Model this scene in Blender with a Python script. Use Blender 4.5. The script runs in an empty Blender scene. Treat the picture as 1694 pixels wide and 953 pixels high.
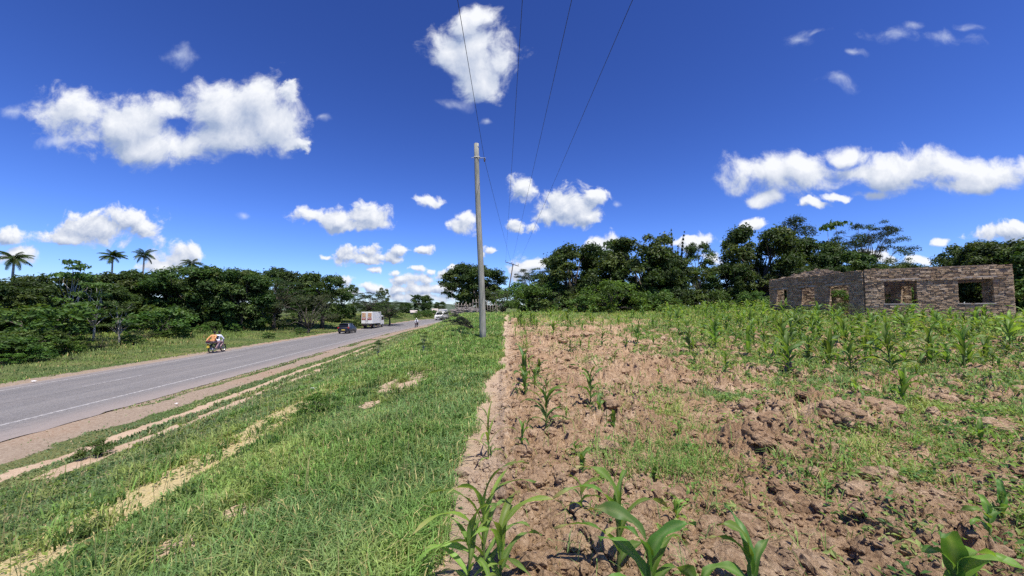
import bpy, bmesh, math, random
import numpy as np
from mathutils import Vector, Matrix, Euler

random.seed(7)
RNG = np.random.default_rng(11)
scene = bpy.context.scene
COL = scene.collection
PI = math.pi
R = math.radians

# ------------------------------------------------------------------ camera model
EYE = 1.6
PITCH = R(3.35)
FPX = 640.0
def ray(px, py):
    x = (px - 847.0) / FPX
    y = (476.5 - py) / FPX
    c, s = math.cos(PITCH), math.sin(PITCH)
    return np.array([x, c - y * s, s + y * c])
def at_depth(px, py, Y):
    d = ray(px, py)
    return np.array([0, 0, EYE]) + d * (Y / d[1])

# ------------------------------------------------------------------ numpy noise
def _hash(ix, iy, seed):
    h = (ix.astype(np.int64) * 374761393 + iy.astype(np.int64) * 668265263 + seed * 1442695041) & 0xFFFFFFFF
    h = ((h ^ (h >> 13)) * 1274126177) & 0xFFFFFFFF
    h = ((h ^ (h >> 16)) * 2246822519) & 0xFFFFFFFF
    return ((h ^ (h >> 15)) & 0xFFFFFF) / float(0xFFFFFF)
def vnoise(x, y, seed=0):
    x = np.asarray(x, float); y = np.asarray(y, float)
    ix = np.floor(x); iy = np.floor(y)
    fx = x - ix; fy = y - iy
    fx = fx * fx * fx * (fx * (fx * 6 - 15) + 10); fy = fy * fy * fy * (fy * (fy * 6 - 15) + 10)
    a = _hash(ix, iy, seed); b = _hash(ix + 1, iy, seed)
    c = _hash(ix, iy + 1, seed); d = _hash(ix + 1, iy + 1, seed)
    return (a * (1 - fx) + b * fx) * (1 - fy) + (c * (1 - fx) + d * fx) * fy
def fbm(x, y, seed=0, octv=4, gain=0.5):
    s = 0.0; a = 1.0; t = 0.0
    ca, sa = 0.8, 0.6
    for k in range(octv):
        s = s + a * vnoise(x, y, seed + k * 17); t += a
        x, y = (ca * x - sa * y) * 2.03 + 5.1, (sa * x + ca * y) * 2.03 + 1.7
        a *= gain
    return s / t
def worley(x, y, seed=0):
    ix = np.floor(x); iy = np.floor(y)
    best = np.full(np.shape(x), 9.0); hv = np.zeros(np.shape(x))
    for ox in (-1, 0, 1):
        for oy in (-1, 0, 1):
            cx = ix + ox; cy = iy + oy
            dx = cx + _hash(cx, cy, seed) - x; dy = cy + _hash(cx, cy, seed + 5) - y
            d = np.sqrt(dx * dx + dy * dy)
            m = d < best
            best = np.where(m, d, best)
            hv = np.where(m, _hash(cx, cy, seed + 9), hv)
    return best, hv
def ss(x, a, b):
    t = np.clip((np.asarray(x, float) - a) / (b - a), 0, 1)
    return t * t * (3 - 2 * t)

# ------------------------------------------------------------------ terrain
DX, DY = -0.1072, 0.9942          # road direction
NX, NY = 0.9942, 0.1072           # to the right of the road
ROAD_Z = -1.75
def curve(v):
    v = np.asarray(v, float)
    t = np.clip(v - 58, 0, None)
    q = 7.3 * (t / 42.0) ** 2
    lin = 7.3 * (82 / 42.0) ** 2 + (t - 82) * 2 * 7.3 * 82 / 42.0 ** 2
    return np.where(t < 82, q, lin)
def uv(X, Y):
    v = X * DX + Y * DY
    return X * NX + Y * NY - curve(v), v
def xy(u, v):
    u = u + curve(v)
    return u * NX + v * DX, u * NY + v * DY
def roadrise(v):
    return 1.1 * ss(v, 68, 110)
def field_edge(Y):
    return -0.54 + 0.24 * (vnoise(np.asarray(Y) * 1.3, 0.5 + 0 * np.asarray(Y), 3) - 0.5) + 0.15 * (vnoise(np.asarray(Y) * 5, 2.5 + 0 * np.asarray(Y), 4) - 0.5) + 0.24 * ss(Y, 8.5, 11) * (1 - ss(Y, 14, 24))
def base_h(X, Y):
    X = np.asarray(X, float); Y = np.asarray(Y, float)
    u, v = uv(X, Y)
    w = -u
    drop = -1.62 * ss(w, 0.2, 9.6) - 0.175 * ss(w, 9.0, 11.9)
    # road prism
    drop = drop + 0.06 * ss(w, 11.9, 12.3) - 0.10 * ss(w, 20.6, 23.5)
    left = 1.1 * ss(w, 23, 42) * ss(v, 18, 70)
    rise = 1.2 * ss(Y, 8, 38) * (1 - ss(w, 0.2, 5.5)) + 0.42 * ss(X, 8, 24) * ss(Y, -4, 10)
    return drop + rise + left + roadrise(v)
def field_mask(X, Y):
    e = field_edge(Y)
    m = ss(X - e, -0.05, 0.05)
    return m * (1 - ss(Y, 38, 41)) * (1 - ss(X, 44, 47))
MOUNDS = []   # filled from picture positions below: (x, y, rx, ry, h)
def detail(X, Y):
    X = np.asarray(X, float); Y = np.asarray(Y, float)
    fm = field_mask(X, Y)
    e = field_edge(Y)
    inner = ss(X - e, 0.10, 0.60)
    far = 1 - 0.35 * ss(Y, 12, 30)
    patch = 0.55 + 1.15 * ss(fbm(X * 0.7, Y * 0.7, 21, 3), 0.30, 0.72)
    h = 0.16 * (fbm(X * 0.8, Y * 0.8, 31, 4) - 0.5)
    wx = X + 0.22 * (fbm(X * 3, Y * 3, 41, 2) - 0.5); wy = Y + 0.22 * (fbm(X * 3 + 9, Y * 3, 42, 2) - 0.5)
    f1, hv = worley(wx * 1.5, wy * 1.5, 51)
    h = h + 0.17 * (0.4 + 1.2 * fbm(X * 4, Y * 4, 87, 5, 0.65)) * np.clip(1 - (f1 / 0.55) ** 2, 0, 1) * np.clip(hv - 0.30, 0, 1) * patch
    f2, hv2 = worley(wx * 4.2, wy * 4.2, 61)
    crumb = 0.35 + 1.3 * fbm(X * 9, Y * 9, 86, 4, 0.62)
    h = h + 0.115 * crumb * np.clip(1 - (f2 / 0.60) ** 2, 0, 1) * np.clip(hv2 - 0.15, 0, 1) * patch
    f3, hv3 = worley(X * 11, Y * 11, 71)
    h = h + 0.10 * np.clip(1 - (f3 / 0.62) ** 2, 0, 1) * np.clip(hv3 - 0.22, 0, 1) * patch
    f4, hv4 = worley(X * 25, Y * 25, 75)
    h = h + 0.048 * np.clip(1 - (f4 / 0.65) ** 1.6, 0, 1) * hv4 * patch
    h = h + 0.035 * (fbm(X * 13, Y * 13, 81, 4, 0.6) - 0.5) + 0.05 * np.abs(fbm(X * 5, Y * 5, 83, 3) - 0.5)
    hm = 0
    for (mx, my, rx, ry, hh) in MOUNDS:
        q = ((X - mx) / rx) ** 2 + ((Y - my) / ry) ** 2
        q = q * (0.8 + 0.4 * fbm(X * 4, Y * 4, 91, 3))
        hm = hm + hh * np.clip(1 - q ** 1.6, 0, 1)
    fieldh = (h * inner * far + hm + 0.012 * (fbm(X * 9, Y * 9, 95, 3) - 0.5))
    u, v = uv(X, Y)
    w = -u
    verge = 0.10 * (fbm(X * 0.9, Y * 0.9, 101, 3) - 0.5) + 0.03 * (fbm(X * 4, Y * 4, 102, 3) - 0.5)
    on_road = ss(w, 9.5, 11.0) * (1 - ss(w, 22.5, 25.0))
    verge = verge * (1 - 0.85 * on_road)
    under = ss(w, 11.95, 12.25) * (1 - ss(w, 20.4, 20.7)) * 0.10
    return fieldh * fm + verge * (1 - fm) - under
def height(X, Y):
    return base_h(X, Y) + detail(X, Y)
def at_ground(px, py, tmax=400.0):
    d = ray(px, py)
    t = np.concatenate([np.linspace(0.5, 30, 3000), np.linspace(30, tmax, 6000)])
    X = d[0] * t; Y = d[1] * t; Z = EYE + d[2] * t
    below = Z <= base_h(X, Y)
    i = int(np.argmax(below)) if below.any() else len(t) - 1
    return np.array([X[i], Y[i], float(base_h(X[i], Y[i]))])
def ground_at(px, py):
    p = at_ground(px, py)
    return p[0], p[1], float(height(p[0], p[1]))
def u_at(px, py):
    p = at_ground(px, py)
    return float(uv(p[0], p[1])[0])

for (px, py, rpx, hh) in [(1400, 712, 62, 0.20), (1455, 700, 40, 0.15), (1300, 760, 60, 0.13), (1240, 755, 40, 0.12),
                          (1610, 712, 55, 0.13), (1560, 668, 45, 0.12), (1275, 670, 26, 0.18), (1130, 665, 30, 0.10),
                          (1305, 622, 18, 0.20), (1250, 625, 24, 0.14), (1395, 610, 26, 0.16), (1640, 800, 60, 0.10),
                          (940, 830, 40, 0.10), (890, 800, 30, 0.07), (1500, 840, 90, 0.10), (1680, 850, 50, 0.08), (1490, 640, 16, 0.12)]:
    q = at_ground(px, py)
    rr = rpx * math.hypot(q[0], q[1]) / FPX
    MOUNDS.append((q[0], q[1], rr, rr * 0.75, min(hh * 0.65, rr * 0.28)))

# ------------------------------------------------------------------ mesh helpers
def set_props(o, label=None, cat=None, group=None, kind=None):
    if label: o['label'] = label
    if cat: o['category'] = cat
    if group: o['group'] = group
    if kind: o['kind'] = kind
    return o
def np_mesh(name, V, quads=None, tris=None, col=None, smooth=False, mat=None):
    me = bpy.data.meshes.new(name)
    V = np.asarray(V, np.float32)
    parts = []; sizes = []
    if quads is not None and len(quads):
        parts.append(np.asarray(quads, np.int32).ravel()); sizes.append(np.full(len(quads), 4, np.int32))
    if tris is not None and len(tris):
        parts.append(np.asarray(tris, np.int32).ravel()); sizes.append(np.full(len(tris), 3, np.int32))
    loops = np.concatenate(parts); sz = np.concatenate(sizes)
    starts = np.concatenate([[0], np.cumsum(sz)[:-1]]).astype(np.int32)
    me.vertices.add(len(V)); me.vertices.foreach_set('co', V.ravel())
    me.loops.add(len(loops)); me.loops.foreach_set('vertex_index', loops)
    me.polygons.add(len(sz)); me.polygons.foreach_set('loop_start', starts)
    try: me.polygons.foreach_set('loop_total', sz)
    except Exception: pass
    me.polygons.foreach_set('use_smooth', np.full(len(sz), smooth, bool))
    if col is not None:
        col = np.asarray(col, np.float32)
        if col.shape[1] == 3: col = np.hstack([col, np.ones((len(col), 1), np.float32)])
        a = me.color_attributes.new('Col', 'FLOAT_COLOR', 'POINT')
        a.data.foreach_set('color', col.ravel())
    me.update(calc_edges=True)
    if mat: me.materials.append(mat)
    return me
def link(name, me, parent=None, loc=(0, 0, 0), rot=(0, 0, 0)):
    o = bpy.data.objects.new(name, me); COL.objects.link(o)
    o.location = loc; o.rotation_euler = rot
    if parent: o.parent = parent
    return o
def empty(name, loc=(0, 0, 0), rz=0.0, label=None, cat=None, group=None):
    o = bpy.data.objects.new(name, None); COL.objects.link(o)
    o.location = loc; o.rotation_euler = (0, 0, rz); o.empty_display_size = 0.2
    return set_props(o, label, cat, group)
CHILD = {}
def copy_tree(o, parent=None):
    c = o.copy(); COL.objects.link(c)
    if parent is not None: c.parent = parent
    for ch in list(o.children): copy_tree(ch, c)
    return c
def frame_of(d):
    d = np.asarray(d, float); d = d / (np.linalg.norm(d) + 1e-12)
    a = np.array([0, 0, 1.0]) if abs(d[2]) < 0.9 else np.array([1.0, 0, 0])
    s = np.cross(d, a); s /= np.linalg.norm(s)
    return d, s, np.cross(s, d)
class MB:
    """collects shapes into one mesh"""
    def __init__(self): self.v = []; self.f = []
    def add(self, V, F):
        n = len(self.v); self.v += [tuple(map(float, p)) for p in V]
        self.f += [tuple(n + i for i in f) for f in F]; return self
    def box(self, c, s, rz=0.0, rx=0.0, taper=1.0, jit=0.0):
        V = []
        for z in (-.5, .5):
            k = taper if z > 0 else 1
            for x, y in ((-.5, -.5), (.5, -.5), (.5, .5), (-.5, .5)):
                V.append(Vector((x * s[0] * k, y * s[1] * k, z * s[2])))
        M = Matrix.Rotation(rz, 4, 'Z') @ Matrix.Rotation(rx, 4, 'X')
        V = [M @ p + Vector(c) for p in V]
        if jit: V = [p + Vector([random.uniform(-jit, jit) for _ in range(3)]) for p in V]
        return self.add(V, [(3, 2, 1, 0), (4, 5, 6, 7), (0, 1, 5, 4), (1, 2, 6, 5), (2, 3, 7, 6), (3, 0, 4, 7)])
    def tube(self, pts, rads, seg=8, cap=True):
        pts = [np.asarray(p, float) for p in pts]
        if not hasattr(rads, '__len__'): rads = [rads] * len(pts)
        V = []; F = []
        s_prev = None
        for i, p in enumerate(pts):
            d = pts[min(i + 1, len(pts) - 1)] - pts[max(i - 1, 0)]
            d, s, t = frame_of(d)
            if s_prev is not None:
                s = s_prev - d * np.dot(s_prev, d)
                nn = np.linalg.norm(s)
                if nn > 1e-6: s /= nn
                t = np.cross(s, d)
            s_prev = s
            for k in range(seg):
                a = 2 * PI * k / seg
                V.append(p + rads[i] * (math.cos(a) * s + math.sin(a) * t))
        n = len(pts)
        for i in range(n - 1):
            for k in range(seg):
                a = i * seg + k; b = i * seg + (k + 1) % seg
                F.append((a, a + seg, b + seg, b))
        if cap:
            F.append(tuple(range(seg))); F.append(tuple((n - 1) * seg + k for k in reversed(range(seg))))
        return self.add(V, F)
    def capsule(self, p0, p1, r0, r1, seg=10):
        p0 = np.asarray(p0, float); p1 = np.asarray(p1, float)
        d = p1 - p0; L = np.linalg.norm(d)
        if L < 1e-6: d = np.array([0, 0, 1.0]); L = 1e-6
        d = d / L
        pts = []; rad = []
        for a in (-85, -55, -25): pts.append(p0 + d * r0 * math.sin(R(a))); rad.append(r0 * math.cos(R(a)))
        for a in (25, 55, 85): pts.append(p1 + d * r1 * math.sin(R(a))); rad.append(r1 * math.cos(R(a)))
        return self.tube(pts, rad, seg)
    def ellipsoid(self, c, r, seg=14, rings=9):
        V = []; F = []
        for i in range(rings + 1):
            th = PI * i / rings
            th = min(max(th, 0.02), PI - 0.02)
            for k in range(seg):
                a = 2 * PI * k / seg
                V.append((c[0] + r[0] * math.sin(th) * math.cos(a), c[1] + r[1] * math.sin(th) * math.sin(a), c[2] + r[2] * math.cos(th)))
        for i in range(rings):
            for k in range(seg):
                a = i * seg + k; b = i * seg + (k + 1) % seg
                F.append((a, a + seg, b + seg, b))
        F.append(tuple(reversed(range(seg)))); F.append(tuple(rings * seg + k for k in range(seg)))
        return self.add(V, F)
    def torus(self, c, axis, RR, r, seg=24, ring=8, flat=1.0):
        d, s, t = frame_of(axis); c = np.asarray(c, float)
        V = []; F = []
        for i in range(seg):
            a = 2 * PI * i / seg; e = math.cos(a) * s + math.sin(a) * t
            for k in range(ring):
                b = 2 * PI * k / ring
                V.append(c + e * (RR + r * math.cos(b)) + d * r * flat * math.sin(b))
        for i in range(seg):
            for k in range(ring):
                F.append((i * ring + k, ((i + 1) % seg) * ring + k, ((i + 1) % seg) * ring + (k + 1) % ring, i * ring + (k + 1) % ring))
        return self.add(V, F)
    def prism(self, poly, x0, x1):
        """side profile (y,z) extruded along x"""
        n = len(poly)
        V = [(x0, y, z) for y, z in poly] + [(x1, y, z) for y, z in poly]
        F = [tuple(range(n)), tuple(n + k for k in reversed(range(n)))]
        for k in range(n): F.append((k, k + n, (k + 1) % n + n, (k + 1) % n))
        return self.add(V, F)
    def build(self, name, mat, parent=None, bevel=0.0, smooth=False, loc=(0, 0, 0), rot=(0, 0, 0), fix=True):
        me = bpy.data.meshes.new(name)
        me.from_pydata(self.v, [], self.f); me.update()
        if fix:
            bm = bmesh.new(); bm.from_mesh(me); bmesh.ops.recalc_face_normals(bm, faces=bm.faces); bm.to_mesh(me); bm.free()
        me.polygons.foreach_set('use_smooth', [smooth] * len(me.polygons))
        me.materials.append(mat)
        o = link(name, me, parent, loc, rot)
        if bevel:
            m = o.modifiers.new('bevel', 'BEVEL'); m.width = bevel; m.segments = 2; m.limit_method = 'ANGLE'; m.angle_limit = R(35)
        return o

# ------------------------------------------------------------------ materials
class NT:
    def __init__(self, tree): self.t = tree
    def n(self, typ, **kw):
        nd = self.t.nodes.new(typ)
        ins = kw.pop('ins', {})
        for k, v in kw.items(): setattr(nd, k, v)
        for k, v in ins.items(): self.put(nd.inputs[k], v)
        return nd
    def put(self, sock, v):
        if isinstance(v, bpy.types.NodeSocket): self.t.links.new(v, sock)
        elif isinstance(v, bpy.types.Node): self.t.links.new(v.outputs[0], sock)
        else: sock.default_value = v
    def math(self, op, a, b=0.0, c=0.0, clamp=False):
        nd = self.n('ShaderNodeMath', operation=op, use_clamp=clamp)
        for i, v in enumerate((a, b, c)): self.put(nd.inputs[i], v)
        return nd.outputs[0]
    def vmath(self, op, a, b=None, c=None):
        nd = self.n('ShaderNodeVectorMath', operation=op)
        for i, v in enumerate((a, b, c)):
            if v is not None: self.put(nd.inputs[i], v)
        return nd.outputs[1] if op in ('LENGTH', 'DISTANCE', 'DOT_PRODUCT') else nd.outputs[0]
    def mix(self, f, a, b, typ='MIX'):
        nd = self.n('ShaderNodeMix', data_type='RGBA', blend_type=typ)
        self.put(nd.inputs[0], f); self.put(nd.inputs[6], a); self.put(nd.inputs[7], b)
        return nd.outputs[2]
    def noise(self, vec, scale, detail=4, rough=0.55, dist=0.0):
        nd = self.n('ShaderNodeTexNoise')
        if vec is not None: self.put(nd.inputs['Vector'], vec)
        nd.inputs['Scale'].default_value = scale; nd.inputs['Detail'].default_value = detail
        nd.inputs['Roughness'].default_value = rough; nd.inputs['Distortion'].default_value = dist
        return nd
    def ramp(self, f, stops):
        nd = self.n('ShaderNodeValToRGB'); self.put(nd.inputs[0], f)
        cr = nd.color_ramp
        while len(cr.elements) < len(stops): cr.elements.new(0.5)
        for e, (p, c) in zip(cr.elements, stops):
            e.position = p; e.color = (*c, 1) if len(c) == 3 else c
        return nd.outputs[0]
def new_mat(name):
    m = bpy.data.materials.new(name); m.use_nodes = True
    nt = NT(m.node_tree)
    b = m.node_tree.nodes['Principled BSDF']
    return m, nt, b
def c4(c): return (*c, 1.0)
def simple(name, col, rough=0.6, var=0.25, scale=6.0, metal=0.0, bump=0.0, bscale=40.0, coat=0.0, spec=0.5):
    m, nt, b = new_mat(name)
    tc = nt.n('ShaderNodeTexCoord').outputs['Object']
    n1 = nt.noise(tc, scale, 5, 0.6)
    lo = tuple(x * (1 - var) for x in col); hi = tuple(min(1, x * (1 + var)) for x in col)
    nt.put(b.inputs['Base Color'], nt.ramp(n1.outputs[0], [(0.3, lo), (0.7, hi)]))
    b.inputs['Roughness'].default_value = rough; b.inputs['Metallic'].default_value = metal
    b.inputs['Coat Weight'].default_value = coat; b.inputs['Specular IOR Level'].default_value = spec
    if bump:
        bp = nt.n('ShaderNodeBump', ins={'Strength': bump, 'Height': nt.noise(tc, bscale, 4).outputs[0]})
        bp.inputs['Distance'].default_value = 0.02
        nt.put(b.inputs['Normal'], bp.outputs[0])
    return m
def leaf_mat(name, rough=0.5, trans=0.35, spec=0.35, tmul=(1.5, 1.5, 0.8), scale_var=0.0):
    m, nt, b = new_mat(name)
    at = nt.n('ShaderNodeAttribute', attribute_name='Col').outputs['Color']
    col = at
    inf = nt.n('ShaderNodeObjectInfo').outputs['Random']
    hv = nt.n('ShaderNodeHueSaturation', ins={'Hue': nt.math('ADD', nt.math('MULTIPLY', inf, 0.03), 0.485), 'Saturation': 1.0,
              'Value': nt.math('ADD', nt.math('MULTIPLY', inf, 0.35), 0.82), 'Color': at})
    col = hv.outputs[0]
    nt.put(b.inputs['Base Color'], col)
    b.inputs['Roughness'].default_value = rough; b.inputs['Specular IOR Level'].default_value = spec
    tr = nt.n('ShaderNodeBsdfTranslucent', ins={'Color': nt.mix(1.0, col, c4(tmul), 'MULTIPLY')})
    mx = nt.n('ShaderNodeMixShader', ins={0: trans, 1: b.outputs[0], 2: tr.outputs[0]})
    nt.put(m.node_tree.nodes['Material Output'].inputs[0], mx.outputs[0])
    return m
# ================================================================== GROUND
def build_ground():
    fine = np.radians(np.arange(-66, 66.01, 0.125))
    coarse = np.radians(np.concatenate([np.arange(68, 180, 3.0), np.arange(180, 293, 3.0)]))
    th = np.concatenate([fine, coarse])
    r1 = 0.55 * np.exp(np.arange(0, math.log(38 / 0.55), 0.0068))
    r2 = 38 * np.exp(np.arange(0.02, math.log(6000 / 38), 0.035))
    r = np.concatenate([r1, r2])
    nt_, nr = len(th), len(r)
    TH, RR = np.meshgrid(th, r)
    X = (RR * np.sin(TH)).ravel(); Y = (RR * np.cos(TH)).ravel()
    Z = base_h(X, Y)
    near = np.hypot(X, Y) < 190
    Z[near] += detail(X[near], Y[near])
    faraway = np.hypot(X, Y)
    Z = np.where(faraway > 200, Z * (1 - ss(faraway, 200, 420)) + (-2.0) * ss(faraway, 200, 420), Z)
    V = np.stack([X, Y, Z], 1)
    V = np.vstack([V, [[0, 0, float(height(0, 0))]]])
    i = np.arange(nr - 1)[:, None]; k = np.arange(nt_)[None, :]
    a = i * nt_ + k; b = i * nt_ + (k + 1) % nt_
    Q = np.stack([a, a + nt_, b + nt_, b], -1).reshape(-1, 4)[:, ::-1]
    T = np.stack([np.full(nt_, len(V) - 1), np.arange(nt_), (np.arange(nt_) + 1) % nt_], 1)[:, ::-1]
    # masks: R bare sand, G dry straw, B gravel
    Xa, Ya = V[:, 0], V[:, 1]
    u, v = uv(Xa, Ya); w = -u
    n1 = fbm(Xa * 1.1, Ya * 1.1, 201, 4); n2 = fbm(Xa * 4, Ya * 4, 202, 3)
    wob = 0.35 * (fbm(Xa * 0.25, Ya * 0.25, 203, 3) - 0.5) + 0.25 * (n2 - 0.5)
    def strip(ua, ub, soft=0.08, brk=0.0):
        lo, hi = min(ua, ub), max(ua, ub)
        m = ss(u + wob, lo - soft, lo + soft) * (1 - ss(u + wob, hi - soft, hi + soft))
        return m * ss(n1, brk, brk + 0.12) if brk else m
    gravel = ss(w, 11.2, 12.2) * (1 - ss(w, 20.5, 21.3 + 0.0 * w))
    gs = U['gravel_in']
    gz = ss(u + 0.8 * wob, -12.4, -12.2) * (1 - ss(u + wob, gs - 0.15, gs + 0.15))
    tuft = ss(fbm(Xa * 0.5, Ya * 0.18, 204, 3) + 0.10 * (n2 - .5) + 0.20 * ss(w, 10.9, 11.9) * ss(v, 10, 18), 0.66, 0.76)
    gravel = np.maximum(gravel, gz * (1 - 0.9 * tuft))
    sand = np.maximum(strip(U['t2a'], U['t2b'], 0.10), strip(U['t3a'], U['t3b'], 0.08, 0.30))
    straw = strip(U['sa'], U['sb'], 0.16, 0.22) * (1 - ss(v, 9, 13))
    e = field_edge(Ya)
    for (px, py, rx, ry) in BARE:
        q = at_ground(px, py); rr = math.hypot(q[0], q[1])
        ax = rx * rr / FPX; q2 = at_ground(px, py - ry); ay = max(0.12, math.hypot(q2[0] - q[0], q2[1] - q[1]))
        g = ((Xa - q[0]) / ax) ** 2 + ((Ya - q[1]) / ay) ** 2
        sand = np.maximum(sand, 1 - ss(g + 1.6 * (n2 - 0.5), 0.5, 1.15))
    sand = np.maximum(sand, ss(Xa - e, -0.22 + 0.25 * (n2.mean() - 0.5), -0.05) * field_mask(Xa + 0.2, Ya))
    fe = ss(w, 20.4, 21.2) * (1 - ss(w + 1.2 * (n2 - 0.5), 21.2, 21.8))
    gravel = np.maximum(gravel, fe)
    mask = np.stack([sand, straw, gravel, np.ones_like(sand)], 1)
    cen = V[Q].mean(1)
    infield = field_mask(cen[:, 0], cen[:, 1]) > 0.5
    cent = V[T].mean(1)
    infT = field_mask(cent[:, 0], cent[:, 1]) > 0.5
    for nm, sel, selT, mt in (('ground', ~infield, ~infT, ground_mat()), ('ploughed_field', infield, infT, soil_mat())):
        q = Q[sel]; t = T[selT]
        used = np.unique(np.concatenate([q.ravel(), t.ravel()]))
        remap = np.zeros(len(V), np.int64); remap[used] = np.arange(len(used))
        cen2 = V[used]
        me = np_mesh(nm, cen2, remap[q], remap[t], mask[used], True, mt)
        set_props(link(nm, me), kind='structure')
    return

U = {}
BARE = [(668, 632, 36, 15), (612, 668, 16, 6), (418, 838, 32, 14), (300, 905, 38, 15)]
# lateral positions of the tracks, read off the left edge of the picture
U['t2a'] = u_at(2, 786); U['t2b'] = u_at(2, 799)
U['t3a'] = u_at(2, 813); U['t3b'] = u_at(2, 829)
U['gravel_in'] = u_at(2, 768)
U['sa'] = u_at(220, 850); U['sb'] = u_at(220, 806)

def ground_mat():
    m, nt, b = new_mat('verge ground')
    pos = nt.n('ShaderNodeNewGeometry').outputs['Position']
    msk = nt.n('ShaderNodeSeparateColor', ins={0: nt.n('ShaderNodeAttribute', attribute_name='Col').outputs['Color']})
    big = nt.noise(pos, 0.25, 4, 0.6).outputs[0]; mid = nt.noise(pos, 2.2, 5, 0.65).outputs[0]; fin = nt.noise(pos, 22, 6, 0.7).outputs[0]
    grass = nt.mix(nt.math('MULTIPLY', fin, 1.0), c4((0.035, 0.055, 0.014)), c4((0.10, 0.145, 0.04)))
    grass = nt.mix(nt.ramp(big, [(0.42, (0, 0, 0)), (0.68, (1, 1, 1))]), grass, nt.mix(fin, c4((0.09, 0.10, 0.03)), c4((0.22, 0.20, 0.08))))
    sand = nt.mix(nt.ramp(fin, [(0.3, (0, 0, 0)), (0.7, (1, 1, 1))]), c4((0.36, 0.25, 0.16)), c4((0.56, 0.43, 0.29)))
    sand = nt.mix(nt.math('MULTIPLY', nt.ramp(mid, [(0.45, (0, 0, 0)), (0.6, (1, 1, 1))]), 0.4), sand, c4((0.34, 0.22, 0.14)))
    straw = nt.mix(nt.ramp(fin, [(0.3, (0, 0, 0)), (0.7, (1, 1, 1))]), c4((0.32, 0.25, 0.11)), c4((0.60, 0.48, 0.25)))
    red = nt.ramp(nt.noise(pos, 0.16, 3, 0.5).outputs[0], [(0.48, (0, 0, 0)), (0.62, (1, 1, 1))])
    grav0 = nt.mix(red, c4((0.255, 0.188, 0.125)), c4((0.31, 0.19, 0.108)))
    sp = nt.n('ShaderNodeTexVoronoi', ins={'Vector': pos}); sp.inputs['Scale'].default_value = 24
    grav = nt.mix(nt.ramp(sp.outputs['Color'], [(0.25, (0, 0, 0)), (0.9, (1, 1, 1))]), grav0, c4((0.40, 0.32, 0.225)))
    grav = nt.mix(nt.math('MULTIPLY', fin, 0.5), grav, c4((0.20, 0.15, 0.12)))
    br = nt.math('MULTIPLY', nt.math('SUBTRACT', fin, 0.5), 0.9)
    def soft(ch, lo=0.35, hi=0.65):
        return nt.ramp(nt.math('ADD', msk.outputs[ch], br), [(lo, (0, 0, 0)), (hi, (1, 1, 1))])
    c = nt.mix(soft(1), grass, straw)
    c = nt.mix(soft(2), c, grav)
    c = nt.mix(soft(0), c, sand)
    nt.put(b.inputs['Base Color'], c)
    b.inputs['Roughness'].default_value = 0.95; b.inputs['Specular IOR Level'].default_value = 0.15
    bp = nt.n('ShaderNodeBump', ins={'Strength': 0.7, 'Height': fin}); bp.inputs['Distance'].default_value = 0.03
    nt.put(b.inputs['Normal'], bp.outputs[0])
    return m

def soil_mat():
    m, nt, b = new_mat('ploughed soil')
    pos = nt.n('ShaderNodeNewGeometry').outputs['Position']
    big = nt.noise(pos, 0.7, 4, 0.6).outputs[0]; mid = nt.noise(pos, 5.5, 6, 0.7).outputs[0]; fin = nt.noise(pos, 38, 7, 0.8).outputs[0]
    msk = nt.n('ShaderNodeSeparateColor', ins={0: nt.n('ShaderNodeAttribute', attribute_name='Col').outputs['Color']})
    c = nt.ramp(mid, [(0.28, (0.19, 0.118, 0.066)), (0.47, (0.42, 0.285, 0.168)), (0.66, (0.62, 0.455, 0.295))])
    c = nt.mix(nt.ramp(big, [(0.4, (0, 0, 0)), (0.65, (1, 1, 1))]), c, nt.mix(mid, c4((0.24, 0.145, 0.08)), c4((0.46, 0.30, 0.17))))
    c = nt.mix(nt.ramp(fin, [(0.36, (0.75, 0.75, 0.75)), (0.52, (0, 0, 0))]), c, c4((0.13, 0.075, 0.045)))
    c = nt.mix(nt.ramp(fin, [(0.56, (0, 0, 0)), (0.70, (0.7, 0.7, 0.7))]), c, c4((0.62, 0.47, 0.32)))
    # dry pale strip beside the grass
    X = nt.n('ShaderNodeSeparateXYZ', ins={0: pos}).outputs[0]
    st = nt.ramp(nt.math('ADD', nt.math('MULTIPLY', X, -0.8), nt.math('MULTIPLY', mid, 1.1)), [(0.50, (0, 0, 0)), (0.78, (0.8, 0.8, 0.8))])
    c = nt.mix(st, c, nt.mix(fin, c4((0.42, 0.30, 0.20)), c4((0.58, 0.45, 0.31))))
    nt.put(b.inputs['Base Color'], c)
    b.inputs['Roughness'].default_value = 0.97; b.inputs['Specular IOR Level'].default_value = 0.1
    h = nt.math('ADD', nt.math('MULTIPLY', fin, 0.5), mid)
    bp = nt.n('ShaderNodeBump', ins={'Strength': 1.0, 'Height': h}); bp.inputs['Distance'].default_value = 0.06
    nt.put(b.inputs['Normal'], bp.outputs[0])
    return m
build_ground()

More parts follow.
